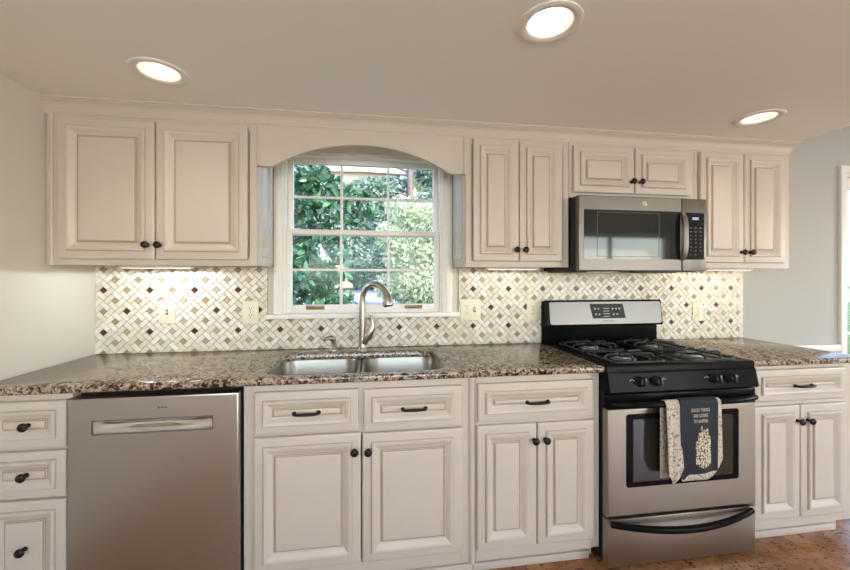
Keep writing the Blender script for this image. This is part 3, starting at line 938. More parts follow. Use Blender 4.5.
brick_meshes, dot_mesh = [], None
def rect_tile(l, w, mat):
    m = MB()
    tile_mesh_into(m, [(-l, -w), (l, -w), (l, w), (-l, w)], 0)
    return m.mesh('mosaic_tile', mat, (0, 0, 0), 0)
for mt in TILE: brick_meshes.append(rect_tile(WT - GAP, WT / 2 - GAP, mt))
dot_mesh = rect_tile(WT / 2 - GAP, WT / 2 - GAP, DARK)
PLATES = [(0.349, 1.130, 0.042), (0.7735, 1.124, 0.042), (2.021, 1.123, 0.063), (2.4135, 1.116, 0.038), (3.560, 1.0925, 0.037)]
allmats = TILE + TAN + [DARK]
stuff = MB()
whole = []
rnd = random.Random(3)
for ia in range(-10, 52):
    for ib in range(-10, 52):
        pcs = [(0, 0, 0.5, 0.5, 'dot'), (-0.5, -1, 1, 0.5, 'a'), (1, -0.5, 0.5, 1, 'b'), (0.5, 1, 1, 0.5, 'a'), (-1, 0.5, 0.5, 1, 'b')]
        for ca, cb, ha, hb, kind in pcs:
            a0, b0 = ia * P3 + ca * WT, ib * P3 + cb * WT
            ha2, hb2 = ha * WT - GAP, hb * WT - GAP
            poly = [to_xz(a0 + sa * ha2, b0 + sb * hb2) for sa, sb in ((-1, -1), (1, -1), (1, 1), (-1, 1))]
            cx, cz = to_xz(a0, b0)
            if kind == 'dot':
                mi = len(TILE) + len(TAN) if (ia % 2 == 0 and ib % 2 == 0 and 0.93 < cz < 1.35) else len(TILE) + rnd.randrange(len(TAN))
            else:
                mi = rnd.randrange(len(TILE))
            for reg in REG:
                if cx < reg[0] - 0.1 or cx > reg[1] + 0.1 or cz < reg[2] - 0.1 or cz > reg[3] + 0.1:
                    continue
                cl = clip(poly, reg)
                if not cl: continue
                area = abs(sum(cl[i][0] * cl[(i + 1) % len(cl)][1] - cl[(i + 1) % len(cl)][0] * cl[i][1] for i in range(len(cl)))) / 2
                if area < 8e-6: continue
                full = area > 4 * ha2 * hb2 * 0.9999
                hid = any(abs(cx - px) < pw + 0.01 and abs(cz - pz) < 0.075 for px, pz, pw in PLATES) or (2.46 < cx < 3.27 and cz < 1.18)
                if full and not hid and (kind != 'dot' or mi == len(allmats) - 1):
                    d = Vector((cx, 0, cz)) - Vector(cam.location)
                    whole.append((d.length, cx, cz, kind, mi))
                else:
                    tile_mesh_into(stuff, cl, mi)
whole.sort()
nb = 0
for dist, cx, cz, kind, mi in whole:
    if kind == 'dot':
        o = bpy.data.objects.new('accent_tile', dot_mesh)
    elif nb < 300:
        nb += 1
        o = bpy.data.objects.new('mosaic_tile', brick_meshes[mi])
    else:
        aa = s2 * WT
        l, w = (WT - GAP), (WT / 2 - GAP)
        if kind == 'b': l, w = w, l
        poly = [(cx + (sa * l + sb * w) * s2, cz + (sa * l - sb * w) * s2) for sa, sb in ((-1, -1), (1, -1), (1, 1), (-1, 1))]
        tile_mesh_into(stuff, poly, mi)
        continue
    C.objects.link(o)
    place(o, (cx, 0, cz), bs)
    o.rotation_euler = (0, radians(-45 if kind != 'b' else 45), 0)
stuff.build('small_tiles', allmats, bs, smooth=0, kind='stuff')


# ------------------------------------------------------------------ switch and outlet plates
def plate(x, z, w, label, cat, gangs):
    y = -0.0118
    p = thing('switch_plate' if cat == 'light switch' else 'outlet_plate', (x, y, z), label, cat)
    MB().box(x - w, x + w, y - 0.006, y, z - 0.0625, z + 0.0625, 0.003).build('cover_plate', M['ivory'], p)
    yf = y - 0.006
    for kind, dx in gangs:
        gx = x + dx
        if kind == 'switch':
            MB().box(gx - 0.007, gx + 0.007, yf - 0.002, yf + 0.001, z - 0.014, z + 0.014, 0.001).build('switch_slot', M['ivory_dark'], p)
            MB().extrude_x([(yf - 0.001, z - 0.008), (yf - 0.001, z + 0.010), (yf - 0.014, z + 0.004), (yf - 0.014, z - 0.003)], gx - 0.0045, gx + 0.0045).build('toggle', M['ivory'], p)
            for sz in (-0.03, 0.03):
                MB().lathe([(0.003, 0), (0.0025, 0.001)], (gx, yf, z + sz), '-y', 8).build('screw', M['nickel'], p)
        elif kind == 'outlet':
            for sz in (-0.0195, 0.0195):
                r = MB().extrude_poly([(gx + 0.0165 * cos(t) * (1 if abs(cos(t)) < 0.8 else 1), z + sz + 0.0145 * sin(t)) for t in [2 * pi * i / 16 for i in range(16)]], yf - 0.0015, yf + 0.001).build('receptacle', M['ivory'], p)
                sl = MB().box(gx - 0.0075, gx - 0.005, yf - 0.0022, yf, z + sz - 0.001, z + sz + 0.008).box(gx + 0.005, gx + 0.0075, yf - 0.0022, yf, z + sz - 0.001, z + sz + 0.007)
                sl.lathe([(0.0025, 0), (0.0025, 0.0022)], (gx, yf, z + sz - 0.0075), '-y', 8)
                sl.build('slots', M['ivory_dark'], r)
            MB().lathe([(0.003, 0), (0.0025, 0.001)], (gx, yf, z), '-y', 8).build('screw', M['nickel'], p)
        else:
            r = MB().box(gx - 0.0165, gx + 0.0165, yf - 0.002, yf + 0.001, z - 0.033, z + 0.033, 0.001).build('receptacle', M['ivory'], p)
            sl = MB()
            for sz in (-0.021, 0.021):
                sl.box(gx - 0.0075, gx - 0.005, yf - 0.0026, yf, z + sz - 0.002, z + sz + 0.007).box(gx + 0.005, gx + 0.0075, yf - 0.0026, yf, z + sz - 0.002, z + sz + 0.006)
                sl.lathe([(0.0025, 0), (0.0025, 0.0026)], (gx, yf, z + sz - 0.008), '-y', 8)
            sl.build('slots', M['ivory_dark'], r)
            MB().box(gx - 0.007, gx + 0.007, yf - 0.0035, yf, z - 0.006, z - 0.001, 0.0005).box(gx - 0.007, gx + 0.007, yf - 0.0035, yf, z + 0.001, z + 0.006, 0.0005).build('test_buttons', M['grey_mark'], r)


plate(PLATES[0][0], PLATES[0][1], 0.042, 'ivory single light switch on the tile under the wall cabinet by the side wall', 'light switch', [('switch', 0)])
plate(PLATES[1][0], PLATES[1][1], 0.042, 'ivory double outlet with round receptacles on the tile, across the window from the two-gang plate', 'outlet', [('outlet', 0)])
plate(PLATES[2][0], PLATES[2][1], 0.063, 'wide ivory two-gang plate with an outlet and a switch beside the window', 'outlet', [('outlet', -0.024), ('switch', 0.024)])
plate(PLATES[3][0], PLATES[3][1], 0.038, 'ivory safety outlet with test buttons just left of the range backguard', 'outlet', [('gfci', 0)])
plate(PLATES[4][0], PLATES[4][1], 0.037, 'ivory safety outlet with test buttons on the tile right of the range', 'outlet', [('gfci', 0)])

# ------------------------------------------------------------------ dishwasher
dw = thing('dishwasher', (0.62, -0.32, 0), 'stainless steel dishwasher with a recessed pocket handle', 'dishwasher')
MB().box(0.324, 0.915, -0.58, -0.02, 0.10, 0.866).build('tub', M['black_matt'], dw, smooth=0)
HX0, HX1, HZ0, HZ1 = 0.404, 0.820, 0.727, 0.776
d = MB()
yb, yf = -0.588, -0.642
x0, x1, z0, z1 = 0.320, 0.9165, 0.115, 0.862
d.rings(x0, z0, x1 - x0, z1 - z0, 0, [(0, yb), (0, yf + 0.006), (0.002, yf + 0.0015), (0.006, yf)], fill=False, back=True)
xs = [x0 + 0.006, HX0, HX1, x1 - 0.006]; zs = [z0 + 0.006, HZ0, HZ1, z1 - 0.006]
for i in range(3):
    for j in range(3):
        if i == 1 and j == 1: continue
        d.add([(xs[i], yf, zs[j]), (xs[i + 1], yf, zs[j]), (xs[i + 1], yf, zs[j + 1]), (xs[i], yf, zs[j + 1])], [[0, 1, 2, 3]])
door = d.build('door', M['steel_dw'], dw, smooth=40)
# pocket: a curved bar that bulges across the recess
n = 24
pk_ = MB()
vs, fs = [], []
rows = 8
for r in range(rows + 1):
    t = r / rows
    for i in range(n + 1):
        u = i / n
        bow = sin(pi * u)
        z = HZ1 - (HZ1 - HZ0) * t
        depth = 0.002 + 0.020 * bow * (sin(pi * min(1, t * 1.35)) if t < 0.74 else 0) 
        vs.append((HX0 + (HX1 - HX0) * u, yf + depth + (0.0 if t > 0.0 else -0.001), z))
for r in range(rows):
    for i in range(n):
        a = r * (n + 1) + i
        fs.append([a, a + 1, a + n + 2, a + n + 1])
pk_.add(vs, fs)
pk_.build('pocket_handle', M['chrome'], door, smooth=60)
MB().rings(HX0 - 0.003, HZ0 - 0.003, HX1 - HX0 + 0.006, HZ1 - HZ0 + 0.006, yf, [(0, 0.001), (0, -0.0015), (0.003, -0.0015), (0.003, 0.003)], fill=False, back=False).build('pocket_rim', M['dark_mark'], door, smooth=0)
MB().lathe([(0.004, 0), (0.004, 0.0006)], (0.63, yf, 0.818), '-y', 12).box(0.637, 0.660, yf - 0.0006, yf, 0.816, 0.820).build('maker_mark', M['dark_mark'], door)
MB().box(0.33, 0.91, -0.56, -0.55, 0.0, 0.112).build('toe_panel', M['black_matt'], dw, smooth=0)
for x in (0.36, 0.88):
    MB().lathe([(0.018, 0), (0.018, 0.01), (0.008, 0.012), (0.008, 0.1)], (x, -0.3, 0.0), 'z', 10).build('foot', M['black_matt'], dw)

# ------------------------------------------------------------------ gas range
RX0, RX1 = 2.472, 3.226
rg = thing('gas_range', ((RX0 + RX1) / 2, -0.35, 0), 'freestanding stainless and black gas range with four burners', 'stove')
MB().box(RX0, RX1, -0.635, -0.02, 0.03, 0.885, 0.002, 1).build('body', M['black_matt'], rg, smooth=0)
for x in (RX0 + 0.05, RX1 - 0.05):
    for y in (-0.58, -0.08):
        MB().lathe([(0.02, 0), (0.02, 0.012), (0.01, 0.015), (0.01, 0.04)], (x, y, 0), 'z', 10).build('foot', M['black_matt'], rg)
# cooktop: shallow pan with raised rim
ct = MB()
ct.rings(RX0 - 0.002, 0, RX1 - RX0 + 0.004, 0.59, 0, [(0, 0), (0, -0.030), (0.005, -0.036), (0.018, -0.038), (0.030, -0.032), (0.045, -0.030)], xf=lambda x, y, z: (x, -0.665 + z, 0.885 - y))
ctop = ct.build('cooktop', M['black'], rg, smooth=45)
ZT = 0.915
bx = [RX0 + 0.190, RX1 - 0.190]
by = [-0.225, -0.510]
for x in bx:
    for y in by:
        bn = MB().lathe([(0.058, 0), (0.056, 0.004), (0.045, 0.006), (0.043, 0.014), (0.036, 0.016)], (x, y, ZT), 'z', 24).build('burner', M['steel_dark'], rg, smooth=40)
        MB().lathe([(0.038, 0), (0.040, 0.004), (0.038, 0.008), (0.02, 0.0095)], (x, y, ZT + 0.0155), 'z', 24).build('burner_cap', M['black_iron'], bn, smooth=40)
        # one square wire grate to each burner
        gr = MB()
        h = 0.128
        zt = ZT + 0.030
        rr = 0.005
        loop = []
        for (sx, sy) in ((1, 1), (-1, 1), (-1, -1), (1, -1)):
            for k in range(5):
                a = math.atan2(sy, sx) - pi / 4 + (pi / 2) * k / 4
                loop.append((x + sx * (h - 0.03) + 0.03 * cos(a), y + sy * (h - 0.03) + 0.03 * sin(a), ZT + 0.010))
        gr.tube(loop, rr, 8, closed=True)
        for k in range(4):
            a = pi / 4 + pi / 2 * k if False else pi / 2 * k
            dx, dy = cos(a), sin(a)
            px, py = -dy, dx
            for o_ in (-1, 1):
                # hairpin fingers: rise from the frame, run in, turn down
                base_ = (x + dx * h + px * o_ * 0.042, y + dy * h + py * o_ * 0.042)
                gr.tube([(base_[0], base_[1], ZT + 0.010), (base_[0] - dx * 0.004, base_[1] - dy * 0.004, zt - 0.006), (base_[0] - dx * 0.014, base_[1] - dy * 0.014, zt),
                         (x + dx * 0.060 + px * o_ * 0.034, y + dy * 0.060 + py * o_ * 0.034, zt), (x + dx * 0.040 + px * o_ * 0.016, y + dy * 0.040 + py * o_ * 0.016, zt)], rr, 8)
            gr.tube([(x + dx * 0.040 + px * 0.016, y + dy * 0.040 + py * 0.016, zt), (x + dx * 0.034, y + dy * 0.034, zt), (x + dx * 0.040 - px * 0.016, y + dy * 0.040 - py * 0.016, zt)], rr, 8)
        for sx in (-1, 1):
            for sy in (-1, 1):
                gr.tube([(x + sx * (h - 0.009), y + sy * (h - 0.009), ZT + 0.010), (x + sx * (h - 0.009), y + sy * (h - 0.009), ZT + 0.0005)], 0.006, 8)
        gr.build('grate', M['black_iron'], rg, smooth=60)
# control panel, sloping
cp = MB().extrude_x([(-0.60, 0.890), (-0.664, 0.890), (-0.672, 0.884), (-0.688, 0.806), (-0.680, 0.798), (-0.60, 0.798)], RX0 - 0.002, RX1 + 0.002).build('control_panel', M['black'], rg, smooth=30)
for kx in (2.622, 2.700, 2.998, 3.076):
    kn = MB().lathe([(0.024, 0), (0.023, 0.006), (0.019, 0.010), (0.0175, 0.026), (0.014, 0.029)], (0, 0, 0), '-y', 20)
    kn.box(-0.005, 0.005, -0.036, -0.02, -0.018, 0.018, 0.002)
    tilt = math.atan2(0.016, 0.078)
    vs = []
    for (x, y, z) in kn.v:
        vs.append((kx + x, -0.680 + y * cos(tilt) + z * sin(tilt), 0.848 + z * cos(tilt) - y * sin(tilt)))
    kn.v = vs
    ko = kn.build('burner_knob', M['black_matt'], rg, smooth=40)
    mk = MB().box(kx - 0.001, kx + 0.001, -0.7160, -0.7125, 0.858, 0.870)
    mk.build('pointer_mark', M['grey_mark'], ko)
mk = MB()
for kx in (2.622, 2.700, 2.998, 3.076):
    side = -1 if kx in (2.622, 2.998) else 1
    for q in range(3):
        xx = kx + side * (0.032 + 0.008 * q)
        zz = 0.854 + 0.004 * (q % 2)
        yy = -0.672 - (0.884 - zz) * 0.016 / 0.078 - 0.0006
        mk.box(xx - 0.0025, xx + 0.0025, yy - 0.0006, yy + 0.001, zz - 0.002, zz + 0.002)
mk.build('dial_print', M['grey_mark'], cp, kind='stuff')
# oven door
od = MB()
yd0, yd1 = -0.636, -0.672
DX0, DX1, DZ0, DZ1 = RX0 - 0.004, RX1 + 0.002, 0.246, 0.725
OW = (2.562, 3.130, 0.378, 0.698)
od.rings(DX0, DZ0, DX1 - DX0, DZ1 - DZ0, 0, [(0, yd0), (0, yd1 + 0.006), (0.002, yd1 + 0.0015), (0.006, yd1)], fill=False)
xs = [DX0 + 0.006, OW[0], OW[1], DX1 - 0.006]; zs = [DZ0 + 0.006, OW[2], OW[3], DZ1 - 0.006]
for i in range(3):
    for j in range(3):
        if i == 1 and j == 1: continue
        od.add([(xs[i], yd1, zs[j]), (xs[i + 1], yd1, zs[j]), (xs[i + 1], yd1, zs[j + 1]), (xs[i], yd1, zs[j + 1])], [[0, 1, 2, 3]])
odoor = od.build('oven_door', M['steel_h'], rg, smooth=40)
MB().box(DX0, DX1, yd1 + 0.001, yd0, DZ1, 0.792, 0.003).build('door_top_band', M['black'], odoor)


def rounded_plate(x0, x1, z0, z1, y0, y1, r, n=6):
    return MB().extrude_poly([(p[0], p[1]) for p in rrect(x0, x1, z0, z1, r, 0, n)], y0, y1)


rounded_plate(OW[0] - 0.004, OW[1] + 0.004, OW[2] - 0.004, OW[3] + 0.004, yd1 - 0.002, yd1 + 0.004, 0.012).build('window_frame', M['black'], odoor, smooth=30)
rounded_plate(OW[0] + 0.028, OW[1] - 0.028, OW[2] + 0.020, OW[3] - 0.020, yd1 - 0.003, yd1 + 0.004, 0.008).build('window_glass', M['oven_glass'], odoor, smooth=30)
hp = []
hr = []
for i in range(17):
    u = i / 16
    bow = 1 - (2 * u - 1) ** 4
    hp.append((DX0 + 0.012 + (DX1 - DX0 - 0.024) * u, -0.678 - 0.044 * bow, 0.752 + 0.006 * sin(pi * u)))
    hr.append(0.0145)
MB().tube(hp, hr, 12).build('door_handle', M['black'], odoor, smooth=60)
# storage drawer
dr = MB().rings(DX0, 0.022, DX1 - DX0, 0.236 - 0.022, 0, [(0, yd0), (0, yd1 + 0.006), (0.002, yd1 + 0.0015), (0.006, yd1)]).build('storage_drawer', M['steel_h'], rg, smooth=40)
hp, hr = [], []
for i in range(21):
    u = i / 20
    s_ = sin(pi * u)
    hp.append((DX0 + 0.012 + (DX1 - DX0 - 0.042) * u, -0.680 - 0.050 * s_ ** 0.8, 0.222 - 0.020 * s_))
    hr.append(0.012 + 0.002 * s_)
MB().tube(hp, hr, 12, sq=1.15).build('drawer_handle', M['black'], dr, smooth=60)
# backguard
bgd = MB()
bgd.box(RX0 - 0.006, RX1 + 0.004, -0.055, -0.018, 0.886, 1.170, 0.006).build('backguard', M['black'], rg)
BX0, BX1 = RX0 + 0.012, RX1 + 0.002
head = MB()
prof = [(-0.055, 1.176), (-0.074, 1.178), (-0.082, 1.172), (-0.100, 1.030), (-0.094, 1.022), (-0.055, 1.022)]
head.extrude_x(prof, RX0 - 0.006, RX1 + 0.006)
hd_ = head.build('backguard_head', M['black'], rg, smooth=30)


def on_head(x, z, d=0.0):
    t = (1.172 - z) / (1.172 - 1.030)
    return (x, -0.082 - 0.018 * t - d, z)


def head_plate(poly, d0, d1):
    n = len(poly)
    m = MB()
    vs = [on_head(x, z, d0) for x, z in poly] + [on_head(x, z, d1) for x, z in poly]
    m.add(vs, [[i, (i + 1) % n, n + (i + 1) % n, n + i] for i in range(n)] + [list(range(n))[::-1], [n + i for i in range(n)]])
    return m


head_plate([(p[0] + (1.17 - p[1]) * 0.0, p[1]) for p in rrect(BX0 + 0.002, BX1 - 0.004, 1.034, 1.168, 0.014, 0, 6)], 0.0, 0.003).build('steel_fascia', M['steel_dark'], hd_, smooth=30)
dp = head_plate([(2.746 - 0.000, 1.155), (2.965, 1.155), (2.980, 1.068), (2.763, 1.068)], 0.0025, 0.0045).build('display_panel', M['black_matt'], hd_, smooth=0)
mk = MB()
for row, z in enumerate((1.126, 1.092)):
    for col, x in enumerate((2.778, 2.800, 2.895, 2.918, 2.941)):
        if row == 1 and col == 4: continue
        p = on_head(x + row * 0.005, z, 0.0045)
        mk.box(p[0] - 0.005, p[0] + 0.005, p[1] - 0.0008, p[1] + 0.001, p[2] - 0.005, p[2] + 0.005)
for z in (1.128, 1.112, 1.096, 1.080):
    p = on_head(2.855, z, 0.0045)
    mk.box(p[0] - 0.022, p[0] + 0.018, p[1] - 0.0006, p[1] + 0.001, p[2] - 0.0018, p[2] + 0.0018)
mk.build('key_print', M['grey_mark'], dp, smooth=0, kind='stuff')
mk = MB()
for k in range(7):
    p = on_head(2.830 + 0.012 * k, 1.052, 0.003)
    mk.box(p[0] - 0.004, p[0] + 0.004, p[1] - 0.0005, p[1] + 0.001, p[2] - 0.003, p[2] + 0.003)
mk.build('maker_print', M['dark_mark'], hd_, smooth=0, kind='stuff')

# ------------------------------------------------------------------ microwave
mw = thing('microwave', (2.855, -0.2, 1.35), 'over-the-range stainless microwave with a black window and keypad', 'microwave')
MX0, MX1, MZ0, MZ1, MF = 2.488, 3.235, 1.350, 1.741, -0.404
MB().box(MX0 + 0.002, MX1 - 0.002, -0.375, -0.002, MZ0 + 0.004, MZ1, 0.002, 1).build('body', M['black_matt'], mw, smooth=0)
DXR = 3.084
WX0, WX1, WZ0, WZ1 = 2.519, 3.072, 1.413, 1.666
d = MB()
d.rings(MX0, MZ0, DXR - MX0, MZ1 - MZ0, 0, [(0, -0.376), (0, MF + 0.004), (0.002, MF + 0.001), (0.004, MF)], fill=False)
xs = [MX0 + 0.004, WX0, WX1, DXR - 0.004]; zs = [MZ0 + 0.004, WZ0, WZ1, MZ1 - 0.004]
for i in range(3):
    for j in range(3):
        if i == 1 and j == 1: continue
        d.add([(xs[i], MF, zs[j]), (xs[i + 1], MF, zs[j]), (xs[i + 1], MF, zs[j + 1]), (xs[i], MF, zs[j + 1])], [[0, 1, 2, 3]])
mdoor = d.build('door', M['steel'], mw, smooth=40)
rounded_plate(WX0 - 0.002, WX1 + 0.002, WZ0 - 0.002, WZ1 + 0.002, MF - 0.001, MF + 0.006, 0.006).build('door_window', M['black_glass'], mdoor, smooth=30)
MB().rings(2.590, 1.424, 0.358, 0.232, MF - 0.001, [(0, 0.001), (0, -0.0008), (0.002, -0.0008), (0.002, 0.001)], fill=False, back=False).build('window_border', M['dark_mark'], mdoor, smooth=0)
hp, hr = [], []
for i in range(15):
    u = i / 14
    hp.append((3.083, MF - 0.004 - 0.024 * (1 - (2 * u - 1) ** 4), 1.410 + 0.254 * u))
    hr.append(0.0155)
MB().tube(hp, hr, 12, sq=0.5).build('door_handle', M['steel'], mdoor, smooth=60)
em = MB().lathe([(0.0135, 0), (0.0135, 0.001), (0.012, 0.0015), (0.0115, 0.0008)], (2.862, MF, 1.706), '-y', 24)
emb = em.build('emblem', M['chrome'], mdoor, smooth=30)
sc = []
for k in range(22):
    a = 2 * pi * k / 22 * 0.82 + 0.5
    sc.append((2.8595 + 0.0045 * cos(a), MF - 0.0014, 1.706 + 0.0062 * sin(a)))
MB().tube(sc, 0.0008, 6).tube([(2.866, MF - 0.0014, 1.711), (2.864, MF - 0.0014, 1.700), (2.868, MF - 0.0014, 1.700)], 0.0008, 6).build('monogram', M['dark_mark'], emb)
pn = MB().rings(DXR + 0.002, MZ0, MX1 - DXR - 0.002, MZ1 - MZ0, 0, [(0, -0.376), (0, MF + 0.004), (0.002, MF + 0.001), (0.004, MF)]).build('control_panel', M['steel'], mw, smooth=40)
kp = rounded_plate(3.102, 3.218, 1.412, 1.664, MF - 0.002, MF + 0.004, 0.006).build('keypad', M['black_glass'], pn, smooth=30)
MB().box(3.146, 3.184, MF - 0.0026, MF - 0.001, 1.626, 1.640).build('clock_display', M['display'], kp, smooth=0)
mk = MB()
for r in range(8):
    for q in range(3):
        x, z = 3.137 + 0.029 * q, 1.582 - 0.0205 * r
        if r == 7 and q == 2: continue
        mk.box(x - (0.004 if r > 1 else 0.007), x + (0.004 if r > 1 else 0.007), MF - 0.0025, MF - 0.001, z - 0.0026, z + 0.0026)
mk.build('key_print', M['dark_mark'], kp, smooth=0, kind='stuff')
un = MB().box(MX0 + 0.02, MX1 - 0.02, -0.36, -0.02, MZ0 - 0.004, MZ0 + 0.006, 0.002).build('underside', M['black_matt'], mw)
for x in (2.58, 2.95):
    fm = MB()
    for k in range(12):
        fm.box(x + 0.017 * k, x + 0.017 * k + 0.010, -0.33, -0.17, MZ0 - 0.007, MZ0 - 0.003)
    fm.build('grease_filter', M['nickel'], un, smooth=0, kind='stuff')
MB().box(2.80, 3.06, -0.395, -0.37, MZ0 - 0.010, MZ0 + 0.004, 0.003).build('vent_lip', M['black_matt'], mw)

# ------------------------------------------------------------------ towels over the oven handle
HY, HZ = -0.722, 0.757


def towel(x0, x1, off, zf, zb, amp, ph, nx=40):
    """sheet over the handle bar: returns rows of points, front bottom first; zf(u) = front hem height"""
    def pt(u, s):
        x = x0 + (x1 - x0) * u
        r = 0.0165 + off
        if s <= 0.7:                   # front drop
            t = s / 0.7
            z = zf(u) + (HZ - zf(u)) * t
            d = (1 - t) ** 0.8
            y = HY - r - amp * d * (0.5 + 0.5 * sin(ph + u * 9.0)) - 0.004 * d
            x += (1 - t) * 0.010 * sin(ph + u * 7)
        elif s <= 0.85:                # over the bar
            a = pi * (s - 0.7) / 0.15
            y = HY - r * cos(a); z = HZ + r * sin(a)
        else:
            t = (s - 0.85) / 0.15
            z = HZ + (zb - HZ) * t
            y = HY + r - 0.002 * sin(u * 8)
        return (x, y, z)
    ns = 48
    m = MB()
    vs = [pt(i / nx, j / ns) for j in range(ns + 1) for i in range(nx + 1)]
    fs = [[j * (nx + 1) + i, j * (nx + 1) + i + 1, (j + 1) * (nx + 1) + i + 1, (j + 1) * (nx + 1) + i] for j in range(ns) for i in range(nx)]
    m.add(vs, fs)
    return m, pt


m1, pt1 = towel(2.698, 2.766, 0.001, lambda u: 0.455 - 0.045 * max(0, sin(u * 3.6)) + 0.03 * (u > 0.8) * (u - 0.8) * 5, 0.425, 0.010, 0.4)
m1b, _ = towel(2.762, 2.970, 0.0006, lambda u: 0.425 + 0.085 * max(0, (u - 0.62) / 0.38) ** 1.5, 0.58, 0.0015, 2.0)
tw = thing('dish_towel', (2.83, HY, 0.42), 'cream printed dish towel hanging from the oven handle behind the navy one', 'towel')
for q, nm in ((m1, 'folded_half'), (m1b, 'hanging_half')):
    o = q.build(nm, M['towel_cream'], tw, smooth=80, recalc=False)
    sm = o.modifiers.new('thickness', 'SOLIDIFY'); sm.thickness = 0.0025; sm.offset = 0
m2, pt2 = towel(2.762, 2.949, 0.0062, lambda u: 0.452 - 0.022 * max(0, 1 - abs(u - 0.12) / 0.12) + 0.012 * u, 0.60, 0.007, 3.6)
tn = thing('dish_towel', (2.855, HY, 0.44), 'navy dish towel with cream lettering hanging over the oven handle', 'towel')
o = m2.build('cloth', M['towel_navy'], tn, smooth=80, recalc=False)
sm = o.modifiers.new('thickness', 'SOLIDIFY'); sm.thickness = 0.0025; sm.offset = 0


def cloth_at(x, z):
    u = (x - 2.762) / (2.949 - 2.762)
    zf = 0.452 - 0.022 * max(0, 1 - abs(u - 0.12) / 0.12) + 0.012 * u
    s = 0.7 * (z - zf) / (HZ - zf)
    return pt2(u, max(0, min(0.7, s)))[1]


lets = MB()
for k, (txt, z) in enumerate((('GOOD THINGS', 0.726), ('ARE GOING', 0.702), ('TO HAPPEN', 0.678))):
    cu = bpy.data.curves.new('lettering', 'FONT')
    cu.body = txt
    cu.size = 0.021
    cu.align_x = 'CENTER'
    cu.resolution_u = 2
    to = bpy.data.objects.new('lettering', cu)
    C.objects.link(to)
    bpy.context.view_layer.update()
    me = bpy.data.meshes.new_from_object(to.evaluated_get(bpy.context.evaluated_depsgraph_get()))
    vs = []
    for v_ in me.vertices:
        x = 2.858 + v_.co.x * 0.64; zz = z + v_.co.y
        vs.append((x, cloth_at(x, zz) - 0.0032, zz))
    lets.add(vs, [list(p.vertices) for p in me.polygons])
    bpy.data.objects.remove(to); bpy.data.curves.remove(cu); bpy.data.meshes.remove(me)
lets.build('lettering', M['print_cream'], tn, smooth=0, recalc=False)
mot = MB()
for k, (mx_, top, bot_) in enumerate(((-0.032, 0.600, 0.500), (-0.019, 0.640, 0.488), (-0.006, 0.664, 0.482), (0.007, 0.648, 0.482), (0.020, 0.656, 0.486), (0.032, 0.620, 0.494))):
    nn = 12
    for i in range(nn):
        za, zb = bot_ + (top - bot_) * i / nn, bot_ + (top - bot_) * (i + 1) / nn
        def wid(z):
            return 0.0068 * sqrt(max(0.02, 1 - max(0, (z - (top - 0.016)) / 0.016) ** 2))
        q = []
        for (s_, z_) in ((-1, za), (1, za), (1, zb), (-1, zb)):
            x = 2.868 + mx_ + s_ * wid(z_)
            q.append((x, cloth_at(x, z_) - 0.0030, z_))
        mot.add(q, [[0, 1, 2, 3]])
mot.build('printed_motif', M['print_leopard'], tn, smooth=0, recalc=False)


# ------------------------------------------------------------------ lamps
def can_light(x, y, label, e):
    c = thing('recessed_light', (x, y, ZC), label, 'ceiling light')
    n = 32
    def ring(pr, nm, mat):
        vs = [(x + r * cos(2 * pi * j / n), y + r * sin(2 * pi * j / n), ZC + h) for r, h in pr for j in range(n)]
        fs = [[i * n + j, i * n + (j + 1) % n, (i + 1) * n + (j + 1) % n, (i + 1) * n + j] for i in range(len(pr) - 1) for j in range(n)]
        MB().add(vs, fs).build(nm, mat, c, smooth=40)
    ring([(0.100, 0.0), (0.099, -0.003), (0.092, -0.006), (0.076, -0.005), (0.070, 0.0)], 'trim_ring', M['lamp_trim'])
    ring([(0.070, 0.0), (0.068, 0.008), (0.062, 0.030), (0.056, 0.056)], 'baffle', M['lamp_trim'])
    MB().lathe([(0.050, 0.058), (0.049, 0.054), (0.040, 0.048), (0.02, 0.046)], (x, y, ZC), 'z', 32).build('bulb_face', M['lamp'], c, smooth=60)
    l = lamp('recessed_lamp', 'SPOT', (0, 0, 0.030), (0, 0, 0), e, (1.0, 0.88, 0.74), spot_size=radians(104), spot_blend=1.0, shadow_soft_size=0.04)
    l.parent = c


can_light(0.617, -0.612, 'round recessed ceiling light above the dishwasher', 6)
can_light(1.985, -1.090, 'round recessed ceiling light in the middle of the kitchen', 6)
can_light(3.345, -0.590, 'round recessed ceiling light above the right end of the range', 6)


def strip(x0, x1, label, e, col):
    s = thing('cabinet_light', ((x0 + x1) / 2, -0.20, 1.374), label, 'light')
    MB().box(x0, x1, -0.225, -0.175, 1.360, 1.374, 0.003).build('housing', M['white'], s)
    MB().box(x0 + 0.01, x1 - 0.01, -0.218, -0.182, 1.3575, 1.361, 0.001).build('diffuser', M['strip'], s)
    for k in (-1, 0, 1):
        l = lamp('strip_lamp', 'SPOT', (k * (x1 - x0) * 0.35, 0, -0.019), (0, 0, 0), e, col, spot_size=radians(178), spot_blend=0.03, shadow_soft_size=0.02)
        l.parent = s


strip(0.24, 0.56, 'slim white light bar under the wall cabinet beside the side wall', 2.4, (0.90, 0.97, 1.0))
strip(2.06, 2.36, 'slim white light bar under the wall cabinet between window and microwave', 0.8, (0.95, 1.0, 0.84))
strip(3.42, 3.74, 'slim white light bar under the wall cabinet beside the grey wall', 1.0, (1.0, 0.95, 0.66))

